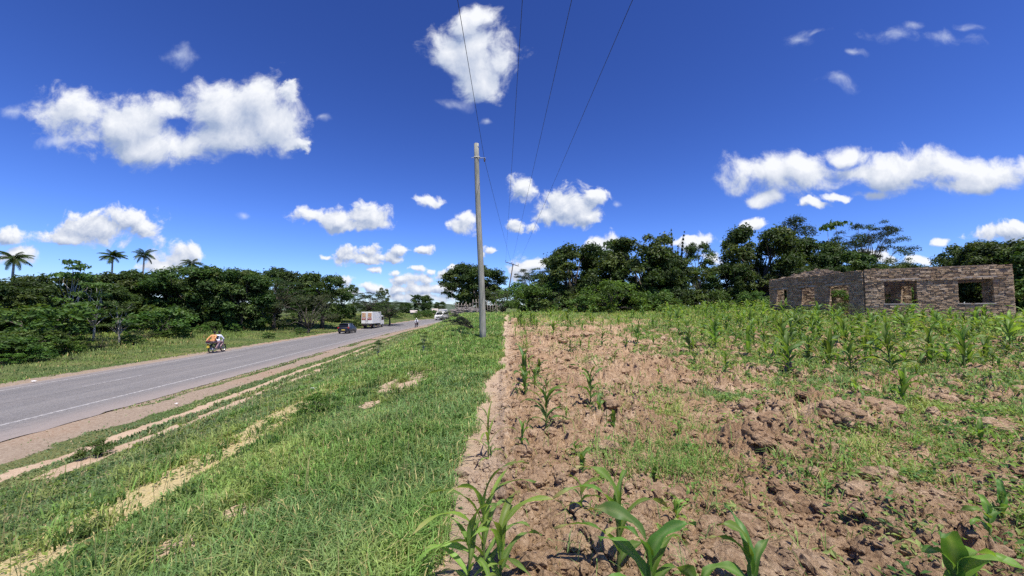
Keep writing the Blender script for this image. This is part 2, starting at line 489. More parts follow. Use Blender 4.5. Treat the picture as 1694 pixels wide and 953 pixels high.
# ------------------------------------------------------------------ road
def road_z(u, v):
    return ROAD_Z + 0.0 * v + roadrise(v) - 0.015 * np.abs(u + 16.5) * 0.5
def ribbon(u0, u1, v0, v1, dz, step=1.5, nu=6, edge=0.0, seed=0):
    n = int((v1 - v0) / step) + 2
    v = np.linspace(v0, v1, n)
    V = []
    for j in range(nu + 1):
        u = u0 + (u1 - u0) * j / nu
        uu = np.full(n, u)
        if edge and j in (0, nu): uu = uu + edge * (fbm(v * 0.9, 0 * v + j, 300 + seed, 4, 0.7) - 0.5) * 2
        X, Y = xy(uu, v)
        V.append(np.stack([X, Y, road_z(uu, v) + dz], 1))
    V = np.array(V).reshape(-1, 3)
    a = (np.arange(nu)[:, None] * n + np.arange(n - 1)[None, :]).reshape(-1)
    Q = np.stack([a, a + n, a + n + 1, a + 1], 1)
    return V, Q[:, ::-1]
def asphalt_mat():
    m, nt, b = new_mat('worn asphalt')
    pos = nt.n('ShaderNodeNewGeometry').outputs['Position']
    st = nt.vmath('MULTIPLY', pos, (1.0, 0.06, 1.0))
    st = nt.n('ShaderNodeVectorRotate', rotation_type='Z_AXIS', ins={'Vector': pos, 'Angle': -math.atan2(-DX, DY)}).outputs[0]
    st = nt.vmath('MULTIPLY', st, (1.0, 0.035, 1.0))
    a = nt.noise(st, 1.4, 4, 0.6).outputs[0]; bg = nt.noise(pos, 0.35, 4, 0.6).outputs[0]
    f = nt.n('ShaderNodeTexVoronoi', ins={'Vector': pos}); f.inputs['Scale'].default_value = 45
    c = nt.ramp(a, [(0.3, (0.125, 0.115, 0.103)), (0.7, (0.215, 0.197, 0.176))])
    c = nt.mix(nt.ramp(bg, [(0.45, (0, 0, 0)), (0.7, (0.5, 0.5, 0.5))]), c, c4((0.22, 0.195, 0.17)))
    # wheel paths, a patched strip and old oil drips
    ux = nt.math('ADD', nt.n('ShaderNodeSeparateXYZ', ins={0: nt.n('ShaderNodeVectorRotate', rotation_type='Z_AXIS', ins={'Vector': pos, 'Angle': -math.atan2(-DX, DY)}).outputs[0]}).outputs[0], nt.math('MULTIPLY', nt.math('SUBTRACT', bg, 0.5), 0.8))
    for uc, wd, am, cc in ((-18.9, 0.45, 0.45, (0.10, 0.096, 0.094)), (-17.5, 0.45, 0.40, (0.10, 0.096, 0.094)), (-15.9, 0.45, 0.35, (0.105, 0.10, 0.096)), (-14.6, 0.45, 0.35, (0.105, 0.10, 0.096)), (-16.7, 0.12, 0.55, (0.055, 0.052, 0.05))):
        k = nt.n('ShaderNodeMapRange', interpolation_type='SMOOTHSTEP', ins={0: nt.math('ABSOLUTE', nt.math('SUBTRACT', ux, uc)), 1: 0.0, 2: wd, 3: am, 4: 0.0}).outputs[0]
        c = nt.mix(nt.math('MULTIPLY', k, nt.math('MULTIPLY', a, 1.7), clamp=True), c, c4(cc))
    c = nt.mix(0.35, c, nt.ramp(f.outputs['Color'], [(0.2, (0.06, 0.06, 0.06)), (0.9, (0.36, 0.34, 0.32))]))
    at = nt.n('ShaderNodeSeparateColor', ins={0: nt.n('ShaderNodeAttribute', attribute_name='Col').outputs['Color']}).outputs[0]
    c = nt.mix(nt.math('MULTIPLY', nt.math('ADD', at, nt.math('MULTIPLY', nt.math('SUBTRACT', nt.noise(pos, 3, 5, 0.7).outputs[0], 0.5), 0.8)), 0.6, clamp=True), c, c4((0.33, 0.265, 0.22)))
    nt.put(b.inputs['Base Color'], c)
    b.inputs['Roughness'].default_value = 0.85; b.inputs['Specular IOR Level'].default_value = 0.3
    bp = nt.n('ShaderNodeBump', ins={'Strength': 0.4, 'Height': f.outputs['Distance']}); bp.inputs['Distance'].default_value = 0.01
    nt.put(b.inputs['Normal'], bp.outputs[0])
    return m
def build_road():
    V, Q = ribbon(-20.75, -12.05, -70, 175, 0.0, 0.35, 12, 0.22)
    u, v = uv(V[:, 0], V[:, 1])
    dust = np.clip(ss(u, -13.6, -12.2) + (1 - ss(u, -20.7, -19.6)), 0, 1)
    me = np_mesh('road', V, Q, None, np.stack([dust] * 3, 1), True, asphalt_mat())
    road = set_props(link('road', me), kind='structure')
    # broken asphalt edge: a thin skirt down to the gravel
    m, nt, b = new_mat('worn road paint')
    pos = nt.n('ShaderNodeNewGeometry').outputs['Position']
    k = nt.ramp(nt.noise(pos, 9, 6, 0.75).outputs[0], [(0.44, (0, 0, 0)), (0.68, (1, 1, 1))])
    nt.put(b.inputs['Base Color'], nt.mix(k, c4((0.22, 0.205, 0.19)), c4((0.60, 0.57, 0.51))))
    b.inputs['Roughness'].default_value = 0.7
    for (a, c) in ((-13.78, -13.64), (-19.74, -19.60)):
        V, Q = ribbon(a, c, -70, 175, 0.004, 1.0, 1)
        link('edge_line', np_mesh('edge_line', V, Q, None, None, False, m), road)
    Vs = []; Qs = []; n = 0
    for k_ in range(-4, 20):
        v0 = 10.2 + k_ * 9.0
        V, Q = ribbon(-17.02, -16.91, v0, v0 + 3.2, 0.004, 0.8, 1)
        Vs.append(V); Qs.append(Q + n); n += len(V)
    link('centre_line', np_mesh('centre_line', np.vstack(Vs), np.vstack(Qs), None, None, False, m), road)
build_road()

# ------------------------------------------------------------------ distant hills
def build_hills():
    m, nt, b = new_mat('wooded hills')
    pos = nt.n('ShaderNodeNewGeometry').outputs['Position']
    nt.put(b.inputs['Base Color'], nt.ramp(nt.noise(pos, 0.02, 6, 0.7).outputs[0], [(0.3, (0.035, 0.055, 0.03)), (0.7, (0.10, 0.13, 0.06))]))
    b.inputs['Roughness'].default_value = 1.0
    xs = np.linspace(-3600, 3600, 260); ys = np.linspace(2600, 5200, 60)
    X, Y = np.meshgrid(xs, ys)
    t = (Y - 2600) / 2600
    ridge = np.sin(np.clip(t, 0, 1) * PI) ** 0.8
    Z = -14 + ridge * (20 + 105 * fbm(X / 900 + 3.3, Y / 1200, 401, 5))
    V = np.stack([X.ravel(), Y.ravel(), Z.ravel()], 1)
    i = (np.arange(59)[:, None] * 260 + np.arange(259)[None, :]).reshape(-1)
    Q = np.stack([i, i + 1, i + 261, i + 260], 1)
    set_props(link('hills', np_mesh('hills', V, Q, None, None, True, m)), kind='structure')
build_hills()

# ================================================================== GRASS
def blades(P, h, w, az, lean, col):
    n = len(P)
    s = np.stack([-np.sin(az), np.cos(az), np.zeros(n)], 1); d = np.stack([np.cos(az), np.sin(az), np.zeros(n)], 1)
    up = np.array([0, 0, 1.0])
    hw = (w * 0.5)[:, None]
    mid = P + up * (h * 0.62)[:, None] + d * (lean * h * 0.35)[:, None]
    tip = P + up * (h * (1.02 - 0.35 * lean))[:, None] + d * (lean * h * 0.95)[:, None]
    V = np.stack([P - s * hw, P + s * hw, mid + s * hw * 0.8, mid - s * hw * 0.8, tip], 1).reshape(-1, 3)
    b = np.arange(n)[:, None] * 5
    Q = b + np.array([[0, 1, 2, 3]]); T = b + np.array([[3, 2, 4]])
    return V, Q, T, np.repeat(col, 5, 0)
def wedge_points(n, r0, r1, a0, a1, p=1.6):
    """points in a wedge, density falling as r^-p"""
    k = 2 - p
    r = (r0 ** k + RNG.random(n) * (r1 ** k - r0 ** k)) ** (1 / k)
    a = np.radians(a0 + RNG.random(n) * (a1 - a0))
    return r * np.sin(a), r * np.cos(a)
G_FRESH = np.array([0.178, 0.275, 0.066]); G_YEL = np.array([0.300, 0.345, 0.10]); G_BLUE = np.array([0.155, 0.225, 0.092]); G_DRY = np.array([0.42, 0.34, 0.16]); G_DARK = np.array([0.065, 0.115, 0.025])
def grass_col(X, Y, dry, seed=500):
    n = len(X)
    a = fbm(X * 0.8, Y * 0.8, seed, 4); b = fbm(X * 0.45 + 7, Y * 0.45, seed + 3, 4)
    c = np.outer(np.ones(n), G_FRESH)
    k = ss(a, 0.50, 0.70)[:, None] * 0.75; c = c * (1 - k) + G_YEL * k
    k = ss(b, 0.45, 0.65)[:, None] * 0.6; c = c * (1 - k) + G_BLUE * k
    k = ss(a, 0.28, 0.46); k = (1 - k)[:, None] * 0.3; c = c * (1 - k) + G_DARK * k
    k = (RNG.random(n) < dry)[:, None]; c = np.where(k, G_DRY * RNG.uniform(0.7, 1.2, (n, 1)), c)
    return c * RNG.uniform(0.75, 1.6, (n, 1))
GRASS = leaf_mat('grass blades', 0.6, 0.42, 0.25, (1.35, 1.35, 0.8))
def mask_lookup(X, Y):
    """bare amount outside the field (same shapes as the ground material)"""
    u, v = uv(X, Y); w = -u
    n1 = fbm(X * 1.1, Y * 1.1, 201, 4); n2 = fbm(X * 4, Y * 4, 202, 3)
    wob = 0.35 * (fbm(X * 0.25, Y * 0.25, 203, 3) - 0.5) + 0.25 * (n2 - 0.5)
    def strip(ua, ub, soft, brk=0.0):
        lo, hi = min(ua, ub), max(ua, ub)
        m = ss(u + wob, lo - soft, lo + soft) * (1 - ss(u + wob, hi - soft, hi + soft))
        return m * ss(n1, brk, brk + 0.12) if brk else m
    gs = U['gravel_in']
    gz = ss(u + 0.8 * wob, -12.4, -12.2) * (1 - ss(u + wob, gs - 0.15, gs + 0.15))
    tuft = ss(fbm(X * 0.5, Y * 0.18, 204, 3) + 0.10 * (n2 - .5) + 0.20 * ss(w, 10.9, 11.9) * ss(v, 10, 18), 0.66, 0.76)
    bare = np.maximum(ss(w, 11.9, 12.2) * (1 - ss(w, 20.9, 21.6)), gz * (1 - 0.9 * tuft))
    bare = np.maximum(bare, np.maximum(strip(U['t2a'], U['t2b'], 0.10), strip(U['t3a'], U['t3b'], 0.08, 0.30)))
    straw = strip(U['sa'], U['sb'], 0.16, 0.22) * (1 - ss(v, 9, 13))
    for (px, py, rx, ry) in BARE:
        q = at_ground(px, py); rr = math.hypot(q[0], q[1])
        ax = rx * rr / FPX; q2 = at_ground(px, py - ry); ay = max(0.12, math.hypot(q2[0] - q[0], q2[1] - q[1]))
        g = ((X - q[0]) / ax) ** 2 + ((Y - q[1]) / ay) ** 2
        bare = np.maximum(bare, 1 - ss(g + 1.6 * (n2 - 0.5), 0.5, 1.15))
    return bare, straw
def emit(name, X, Y, h, w, lean, col, zoff=-0.01):
    Z = height(X, Y) + zoff
    n = len(X)
    V, Q, T, C = blades(np.stack([X, Y, Z], 1), h, w, RNG.random(n) * 2 * PI, lean, col)
    o = link(name, np_mesh(name, V, Q, T, C, False, GRASS))
    return set_props(o, kind='stuff')
def build_grass():
    # verge: lush near the field edge, shorter down the bank
    X, Y = wedge_points(350000, 1.3, 75, -65, 3, 1.62)
    u, v = uv(X, Y); w = -u
    e = field_edge(Y)
    bare, straw = mask_lookup(X, Y)
    keep = (X < e + 0.08 * (RNG.random(len(X)) - 0.6)) & (w < 12.1) & (RNG.random(len(X)) > bare * 0.985) & (RNG.random(len(X)) > straw * 0.97)
    keep &= RNG.random(len(X)) < 0.55 + 0.9 * fbm(X * 1.7, Y * 1.7, 510, 3)
    X, Y, w, straw, v = X[keep], Y[keep], w[keep], straw[keep], v[keep]
    r = np.hypot(X, Y)
    lush = 1 - ss(w, 3.0, 5.2)
    pat = 0.45 + 1.1 * fbm(X * 1.2, Y * 1.2, 515, 4)
    h = (0.040 + 0.064 * lush + 0.020 * (1 - ss(w, 7, 9))) * (1 - 0.55 * straw) * pat * RNG.uniform(0.6, 1.45, len(X)) * (1 + 0.7 * ss(r, 14, 40))
    h = np.where(w > 8.0, h * 1.15, h)
    wsa = -max(U['sa'], U['sb'])
    h = h * (1 - 0.55 * ss(w, wsa - 1.3, wsa - 0.3) * (1 - ss(v, 8, 12)))
    for (px, py, rx, ry) in BARE:
        q = at_ground(px, py); rr = math.hypot(q[0], q[1])
        ax = 1.7 * rx * rr / FPX; q2 = at_ground(px, py - ry); ay = 1.7 * max(0.12, math.hypot(q2[0] - q[0], q2[1] - q[1]))
        h = h * (1 - 0.62 * (1 - ss(((X - q[0]) / ax) ** 2 + ((Y - q[1] + 0.25) / ay) ** 2, 0.4, 1.3)))
    wd = (0.0048 + 0.003 * lush) * np.maximum(1, r / 3.0) ** 0.80 * RNG.uniform(0.6, 1.5, len(X))
    bk = ss(w, wsa - 0.2, wsa + 0.4) * (1 - ss(w, 8.5, 9.5)); h = h * (1 + 0.9 * bk); wd = wd * (1 + 0.6 * bk + 0.6 * ss(w, 7.8, 8.6))
    lean = RNG.uniform(0.25, 1.1, len(X))
    col = grass_col(X, Y, 0.10 + 0.0 * X + 0.45 * straw)
    k = ss(w, 3.5, 5.5)[:, None]
    col = col * (1 - k) + (col * np.array([0.86, 0.80, 1.0])) * k
    set_props(emit('verge_grass', X, Y, h, wd, lean, col), 'lush green grass covering the verge and bank between road and field', 'grass')
    # broad-bladed darker/lighter tussocks in the verge
    cx, cy = wedge_points(420, 2.2, 22, -50, 0, 1.5)
    ok = (cx < field_edge(cy) - 0.1) & (-uv(cx, cy)[0] < 6)
    cx, cy = cx[ok], cy[ok]
    X = np.repeat(cx, 34) + RNG.normal(0, 0.08, len(cx) * 34); Y = np.repeat(cy, 34) + RNG.normal(0, 0.08, len(cx) * 34)
    k2 = X < field_edge(Y)
    tcol = np.repeat(np.where(RNG.random((len(cx), 1)) < 0.45, G_YEL * 0.9, np.where(RNG.random((len(cx), 1)) < 0.5, G_FRESH * 1.1, G_DARK * 1.2)), 34, 0) * RNG.uniform(0.7, 1.3, (len(X), 1))
    X, Y, tcol = X[k2], Y[k2], tcol[k2]; r = np.hypot(X, Y)
    set_props(emit('broad_grass', X, Y, RNG.uniform(0.10, 0.24, len(X)), 0.011 * np.maximum(1, r / 4) ** 0.7 * RNG.uniform(0.7, 1.3, len(X)), RNG.uniform(0.4, 1.2, len(X)), tcol), 'broad bladed grass tussocks scattered through the verge', 'grass')
    # tall thin seed stalks on the bank
    X, Y = wedge_points(5200, 2.2, 26, -58, -6, 1.5)
    w = -uv(X, Y)[0]; ok = (w > 0.5) & (w < 7.4) & (RNG.random(len(X)) < 0.6) & (X < field_edge(Y)); X, Y = X[ok], Y[ok]; r = np.hypot(X, Y)
    set_props(emit('seed_stalks', X, Y, RNG.uniform(0.22, 0.48, len(X)), 0.0035 * np.maximum(1, r / 3) ** 0.8, RNG.uniform(0.1, 0.7, len(X)), np.where(RNG.random((len(X), 1)) < 0.4, G_DRY * 0.8, G_YEL * 0.9)), 'thin tall grass stalks on the bank', 'grass')
    # far side of the road
    X, Y = wedge_points(150000, 20, 190, -66, -2, 1.55)
    u, v = uv(X, Y); w = -u
    bare, _ = mask_lookup(X, Y)
    keep = (w > 20.9) & (w < 60) & (RNG.random(len(X)) > bare) ; X, Y, w = X[keep], Y[keep], w[keep]; r = np.hypot(X, Y)
    pat = 0.4 + 1.2 * fbm(X * 0.35, Y * 0.35, 530, 4)
    h = (0.09 + 0.22 * ss(w, 24, 33)) * pat * RNG.uniform(0.6, 1.4, len(X))
    col = grass_col(X * 0.5, Y * 0.5, 0.06, 540) * np.array([1.15, 1.0, 1.0])
    set_props(emit('roadside_grass', X, Y, h, 0.010 * np.maximum(1, r / 6.0) ** 0.8 * RNG.uniform(0.6, 1.4, len(X)), RNG.uniform(0.2, 0.9, len(X)), col), 'rough grass between the road and the dark wood', 'grass')
    # weeds in the field
    X, Y = wedge_points(350000, 1.6, 62, -6, 66, 1.55)
    e = field_edge(Y)
    n = fbm(X * 0.55, Y * 0.55, 550, 4); n2 = fbm(X * 1.9, Y * 1.9, 551, 3)
    g = ss(X - 0.16 * Y - 3.2 + 5.2 * (n - 0.5) + 2.0 * (n2 - .5), -1.1, 2.2) * 0.9
    g = np.maximum(g, 0.95 * ss(Y + 14 * (n - 0.5) + 5 * (n2 - .5), 19, 31))
    q = at_ground(1095, 770)
    g = np.maximum(g, 1 - ss(((X - q[0]) / 0.75) ** 2 + ((Y - q[1]) / 0.55) ** 2 + 1.4 * (n2 - 0.5), 0.35, 1.2))
    g = np.maximum(g, 0.5 * ss(n, 0.60, 0.70) * ss(X, 1, 3))
    g = g * (0.25 + 0.75 * ss(n2, 0.36, 0.55))
    g = np.maximum(g, 0.010 + 0.02 * ss(n2, 0.5, 0.7))
    for (mx, my, rx, ry, hh) in MOUNDS:
        g = g * (0.12 + 0.88 * ss(((X - mx) / rx) ** 2 + ((Y - my) / ry) ** 2, 0.5, 1.3))
    g = g * ss(X - e, 0.05, 0.9)
    k3 = (RNG.random(len(X)) < g) & (Y < 62); X, Y, n = X[k3], Y[k3], n[k3]; r = np.hypot(X, Y)
    h = 0.16 * RNG.uniform(0.35, 1.5, len(X)) * (0.5 + fbm(X * 0.9, Y * 0.9, 553, 3)) * (1 + 0.6 * ss(r, 15, 35))
    col = grass_col(X, Y, 0.10, 560)
    set_props(emit('field_weeds', X, Y, h, 0.0055 * np.maximum(1, r / 3.2) ** 0.80 * RNG.uniform(0.6, 1.5, len(X)), RNG.uniform(0.3, 1.7, len(X)), col), 'green weeds and grass growing through the ploughed soil', 'weeds')
    # dry stubble and roots on the clods
    X, Y = wedge_points(26000, 1.8, 20, -6, 55, 1.6)
    ok = (X > field_edge(Y) + 0.3) & (RNG.random(len(X)) < ss(fbm(X * 1.6, Y * 1.6, 570, 3), 0.4, 0.65)); X, Y = X[ok], Y[ok]; r = np.hypot(X, Y)
    set_props(emit('dry_stubble', X, Y, RNG.uniform(0.015, 0.07, len(X)), 0.0035 * np.maximum(1, r / 3) ** 0.8, RNG.uniform(0.6, 2.2, len(X)), G_DRY * np.array([1.0, .92, .85]) * RNG.uniform(0.5, 1.25, (len(X), 1)), 0.002), 'dry straw and roots scattered over the ploughed soil', 'straw')
build_grass()
def broadleaf(name, cx, cy, per, spread, size, cols, label, up=0.6):
    n = len(cx) * per
    X = np.repeat(cx, per) + RNG.normal(0, 1, n) * np.repeat(spread, per); Y = np.repeat(cy, per) + RNG.normal(0, 1, n) * np.repeat(spread, per)
    Z = height(X, Y) + RNG.uniform(0.01, 0.11, n)
    N = np.stack([RNG.normal(0, 0.5, n), RNG.normal(0, 0.5, n), np.full(n, up + 0.4)], 1)
    base = np.array(cols)[np.repeat(RNG.integers(len(cols), size=len(cx)), per)] * RNG.uniform(0.7, 1.3, (n, 1))
    A = N / np.linalg.norm(N, axis=1, keepdims=True)
    T = RNG.normal(size=(n, 3)); T -= A * (T * A).sum(1, keepdims=True); T /= np.linalg.norm(T, axis=1, keepdims=True); B = np.cross(A, T)
    s = (np.repeat(size, per) * RNG.uniform(0.6, 1.4, n))[:, None]
    C = np.stack([X, Y, Z], 1)
    V = np.stack([C - T * s * .5, C + B * s * .24 + A * s * .07, C + T * s * .5 - A * s * .1, C - B * s * .24 + A * s * .07], 1).reshape(-1, 3)
    Q = np.arange(n)[:, None] * 4 + np.array([[0, 1, 2, 3]])
    set_props(link(name, np_mesh(name, V, Q, None, np.repeat(base, 4, 0), False, GRASS)), label, 'weeds', kind='stuff')
cx, cy = wedge_points(900, 1.9, 30, -56, 0, 1.55); ok = (cx < field_edge(cy) - 0.05) & (-uv(cx, cy)[0] < 7.5); cx, cy = cx[ok], cy[ok]
broadleaf('verge_weeds', cx, cy, 26, RNG.uniform(0.04, 0.13, len(cx)), 0.045 * np.maximum(1, np.hypot(cx, cy) / 5) ** 0.6, [(0.13, 0.24, 0.05), (0.20, 0.30, 0.06), (0.09, 0.17, 0.05), (0.24, 0.30, 0.10)], 'low broad leaved weeds among the verge grass')
cx, cy = wedge_points(2600, 2.4, 34, 8, 56, 1.45); ok = RNG.random(len(cx)) < ss(cx - 0.16 * cy - 2.6 + 3.6 * (fbm(cx * 0.55, cy * 0.55, 550, 4) - 0.5), -1, 2.5) + 0.05; cx, cy = cx[ok], cy[ok]
broadleaf('field_herbs', cx, cy, 22, RNG.uniform(0.04, 0.14, len(cx)), 0.05 * np.maximum(1, np.hypot(cx, cy) / 5) ** 0.6, [(0.13, 0.24, 0.05), (0.20, 0.30, 0.06), (0.09, 0.18, 0.045), (0.26, 0.32, 0.10)], 'low broad leaved weeds among the clods of the field')

def build_clods():
    for (n, sub_, smin, smax, pw, nm, lab, r1) in ((48000, 1, 0.007, 0.026, 0.6, 'soil_crumbs', 'loose crumbs of brown soil over the ploughed field', 20), (5200, 3, 0.022, 0.085, 0.5, 'soil_lumps', 'loose lumps of brown soil over the ploughed field', 24)):
        bm = bmesh.new(); bmesh.ops.create_icosphere(bm, subdivisions=sub_, radius=1.0)
        V0 = np.array([v.co[:] for v in bm.verts]); F0 = np.array([[v.index for v in f.verts] for f in bm.faces]); bm.free()
        X, Y = wedge_points(n, 1.4, r1, -10, 64, 1.5)
        ok = (X > field_edge(Y) + 0.12) & (RNG.random(n) < 0.30 + 0.7 * ss(fbm(X * 1.3, Y * 1.3, 580, 3), 0.38, 0.6)); X, Y = X[ok], Y[ok]; n = len(X)
        r = np.hypot(X, Y)
        s = np.minimum(smin * (1 / np.maximum(RNG.random(n), 0.01)) ** pw, smax) * np.maximum(1, r / 7) ** 0.6
        if sub_ == 1: k = 1 + RNG.uniform(-0.36, 0.36, (n, len(V0), 1))
        else:
            o = RNG.random((n, 1)) * 90
            k = (0.62 + 0.9 * fbm(V0[None, :, 0] * 1.6 + o, V0[None, :, 1] * 1.6 + V0[None, :, 2] * 1.3 + o, 590, 4, 0.7))[..., None] + RNG.uniform(-0.13, 0.13, (n, len(V0), 1))
        J = V0[None] * k * np.stack([RNG.uniform(.7, 1.5, n), RNG.uniform(.7, 1.4, n), RNG.uniform(.5, .95, n)], 1)[:, None, :]
        a = RNG.random(n) * 2 * PI
        c, sn = np.cos(a)[:, None], np.sin(a)[:, None]
        Jx = J[..., 0] * c - J[..., 1] * sn; Jy = J[..., 0] * sn + J[..., 1] * c
        Z = height(X, Y) + s * 0.15
        V = np.stack([Jx * s[:, None] + X[:, None], Jy * s[:, None] + Y[:, None], J[..., 2] * s[:, None] + Z[:, None]], -1).reshape(-1, 3)
        T = (np.arange(n)[:, None, None] * len(V0) + F0[None]).reshape(-1, 3)
        o = link(nm, np_mesh(nm, V, None, T, None, False, bpy.data.materials['ploughed soil']))
        set_props(o, lab, 'soil', kind='stuff')
build_clods()
# ================================================================== TREES
BARK = simple('grey brown bark', (0.095, 0.075, 0.058), 0.9, 0.4, 9.0, bump=0.6, bscale=30)
PALEBARK = simple('pale bark', (0.34, 0.31, 0.27), 0.9, 0.3, 9.0, bump=0.5, bscale=30)
LEAF = leaf_mat('tree leaves', 0.5, 0.36, 0.28, (1.5, 1.45, 0.7))
def leaf_quads(C, N, size, col, narrow=0.5, droop=0.0, rng=None):
    rng = rng or RNG
    n = len(C)
    N = N / (np.linalg.norm(N, axis=1, keepdims=True) + 1e-9)
    A = rng.normal(size=(n, 3)); A -= N * (A * N).sum(1, keepdims=True); A /= (np.linalg.norm(A, axis=1, keepdims=True) + 1e-9)
    A[:, 2] -= droop; A /= (np.linalg.norm(A, axis=1, keepdims=True) + 1e-9)
    B = np.cross(N, A); B /= (np.linalg.norm(B, axis=1, keepdims=True) + 1e-9)
    s = size[:, None]
    V = np.stack([C - A * s * 0.5, C + B * s * narrow * 0.5 + N * s * 0.06, C + A * s * 0.5 - N * s * 0.08, C - B * s * narrow * 0.5 + N * s * 0.06], 1).reshape(-1, 3)
    Q = np.arange(n)[:, None] * 4 + np.array([[0, 1, 2, 3]])
    return V, Q, np.repeat(col, 4, 0)
def limbs(mb, base, targets, r0, rng, bend=0.15):
    for tg, rt in targets:
        p0 = np.asarray(base[0], float); p1 = np.asarray(tg, float)
        L = np.linalg.norm(p1 - p0)
        pts = [p0]
        for k in range(1, 5):
            t = k / 4.0
            q = p0 + (p1 - p0) * t; q[2] += L * 0.14 * math.sin(PI * t)
            if k < 4: q += rng.normal(size=3) * L * bend * 0.25
            pts.append(q)
        mb.tube(pts, [rt * (1 - 0.75 * k / 4) for k in range(5)], 6)
def crown_mesh(name, clumps, lpc, size, cols, narrow, seed, flat=0.75, spread=0.45, upb=0.5, droop=0.0):
    rng = np.random.default_rng(seed)
    Cs = []; Ns = []; Ks = []; Ss = []
    for (c, rc) in clumps:
        n = int(lpc * (rc / np.mean([q[1] for q in clumps])) ** 2)
        D = rng.normal(size=(n, 3)); D /= np.linalg.norm(D, axis=1, keepdims=True)
        D[:, 2] = np.where(D[:, 2] < -0.35, -D[:, 2] * 0.6, D[:, 2])
        lump = 1 + 0.32 * np.sin(D[:, 0] * 5 + seed + c[0]) * np.sin(D[:, 1] * 5 + c[1]) + 0.15 * rng.normal(size=n)
        rr = rc * (1 - spread + spread * rng.random(n) ** 0.7) * lump
        P = np.array(c) + D * rr[:, None] * np.array([1, 1, flat])
        N = D * 0.7 + np.array([0, 0, upb]) + rng.normal(size=(n, 3)) * 0.55
        base = np.array(cols[rng.integers(len(cols))])
        k = np.outer(rng.uniform(0.62, 1.4, n), base) * (1 + 0.12 * rng.normal(size=(n, 1)))
        Cs.append(P); Ns.append(N); Ks.append(np.clip(k, 0.004, 0.6)); Ss.append(size * rng.uniform(0.6, 1.35, n))
    V, Q, C = leaf_quads(np.vstack(Cs), np.vstack(Ns), np.concatenate(Ss), np.vstack(Ks), narrow, droop, rng)
    return np_mesh(name, V, Q, None, C, False, LEAF)
DARKG = [(0.044, 0.080, 0.016), (0.060, 0.100, 0.021), (0.088, 0.124, 0.030), (0.048, 0.078, 0.020)]
MIDG = [(0.060, 0.115, 0.022), (0.080, 0.140, 0.028), (0.105, 0.160, 0.034)]
LIGHTG = [(0.085, 0.160, 0.024), (0.110, 0.190, 0.030), (0.070, 0.130, 0.022)]
GREYG = [(0.085, 0.105, 0.050), (0.105, 0.120, 0.060), (0.070, 0.095, 0.040)]
FEATH = [(0.030, 0.055, 0.018), (0.042, 0.068, 0.022)]
TREES = {}
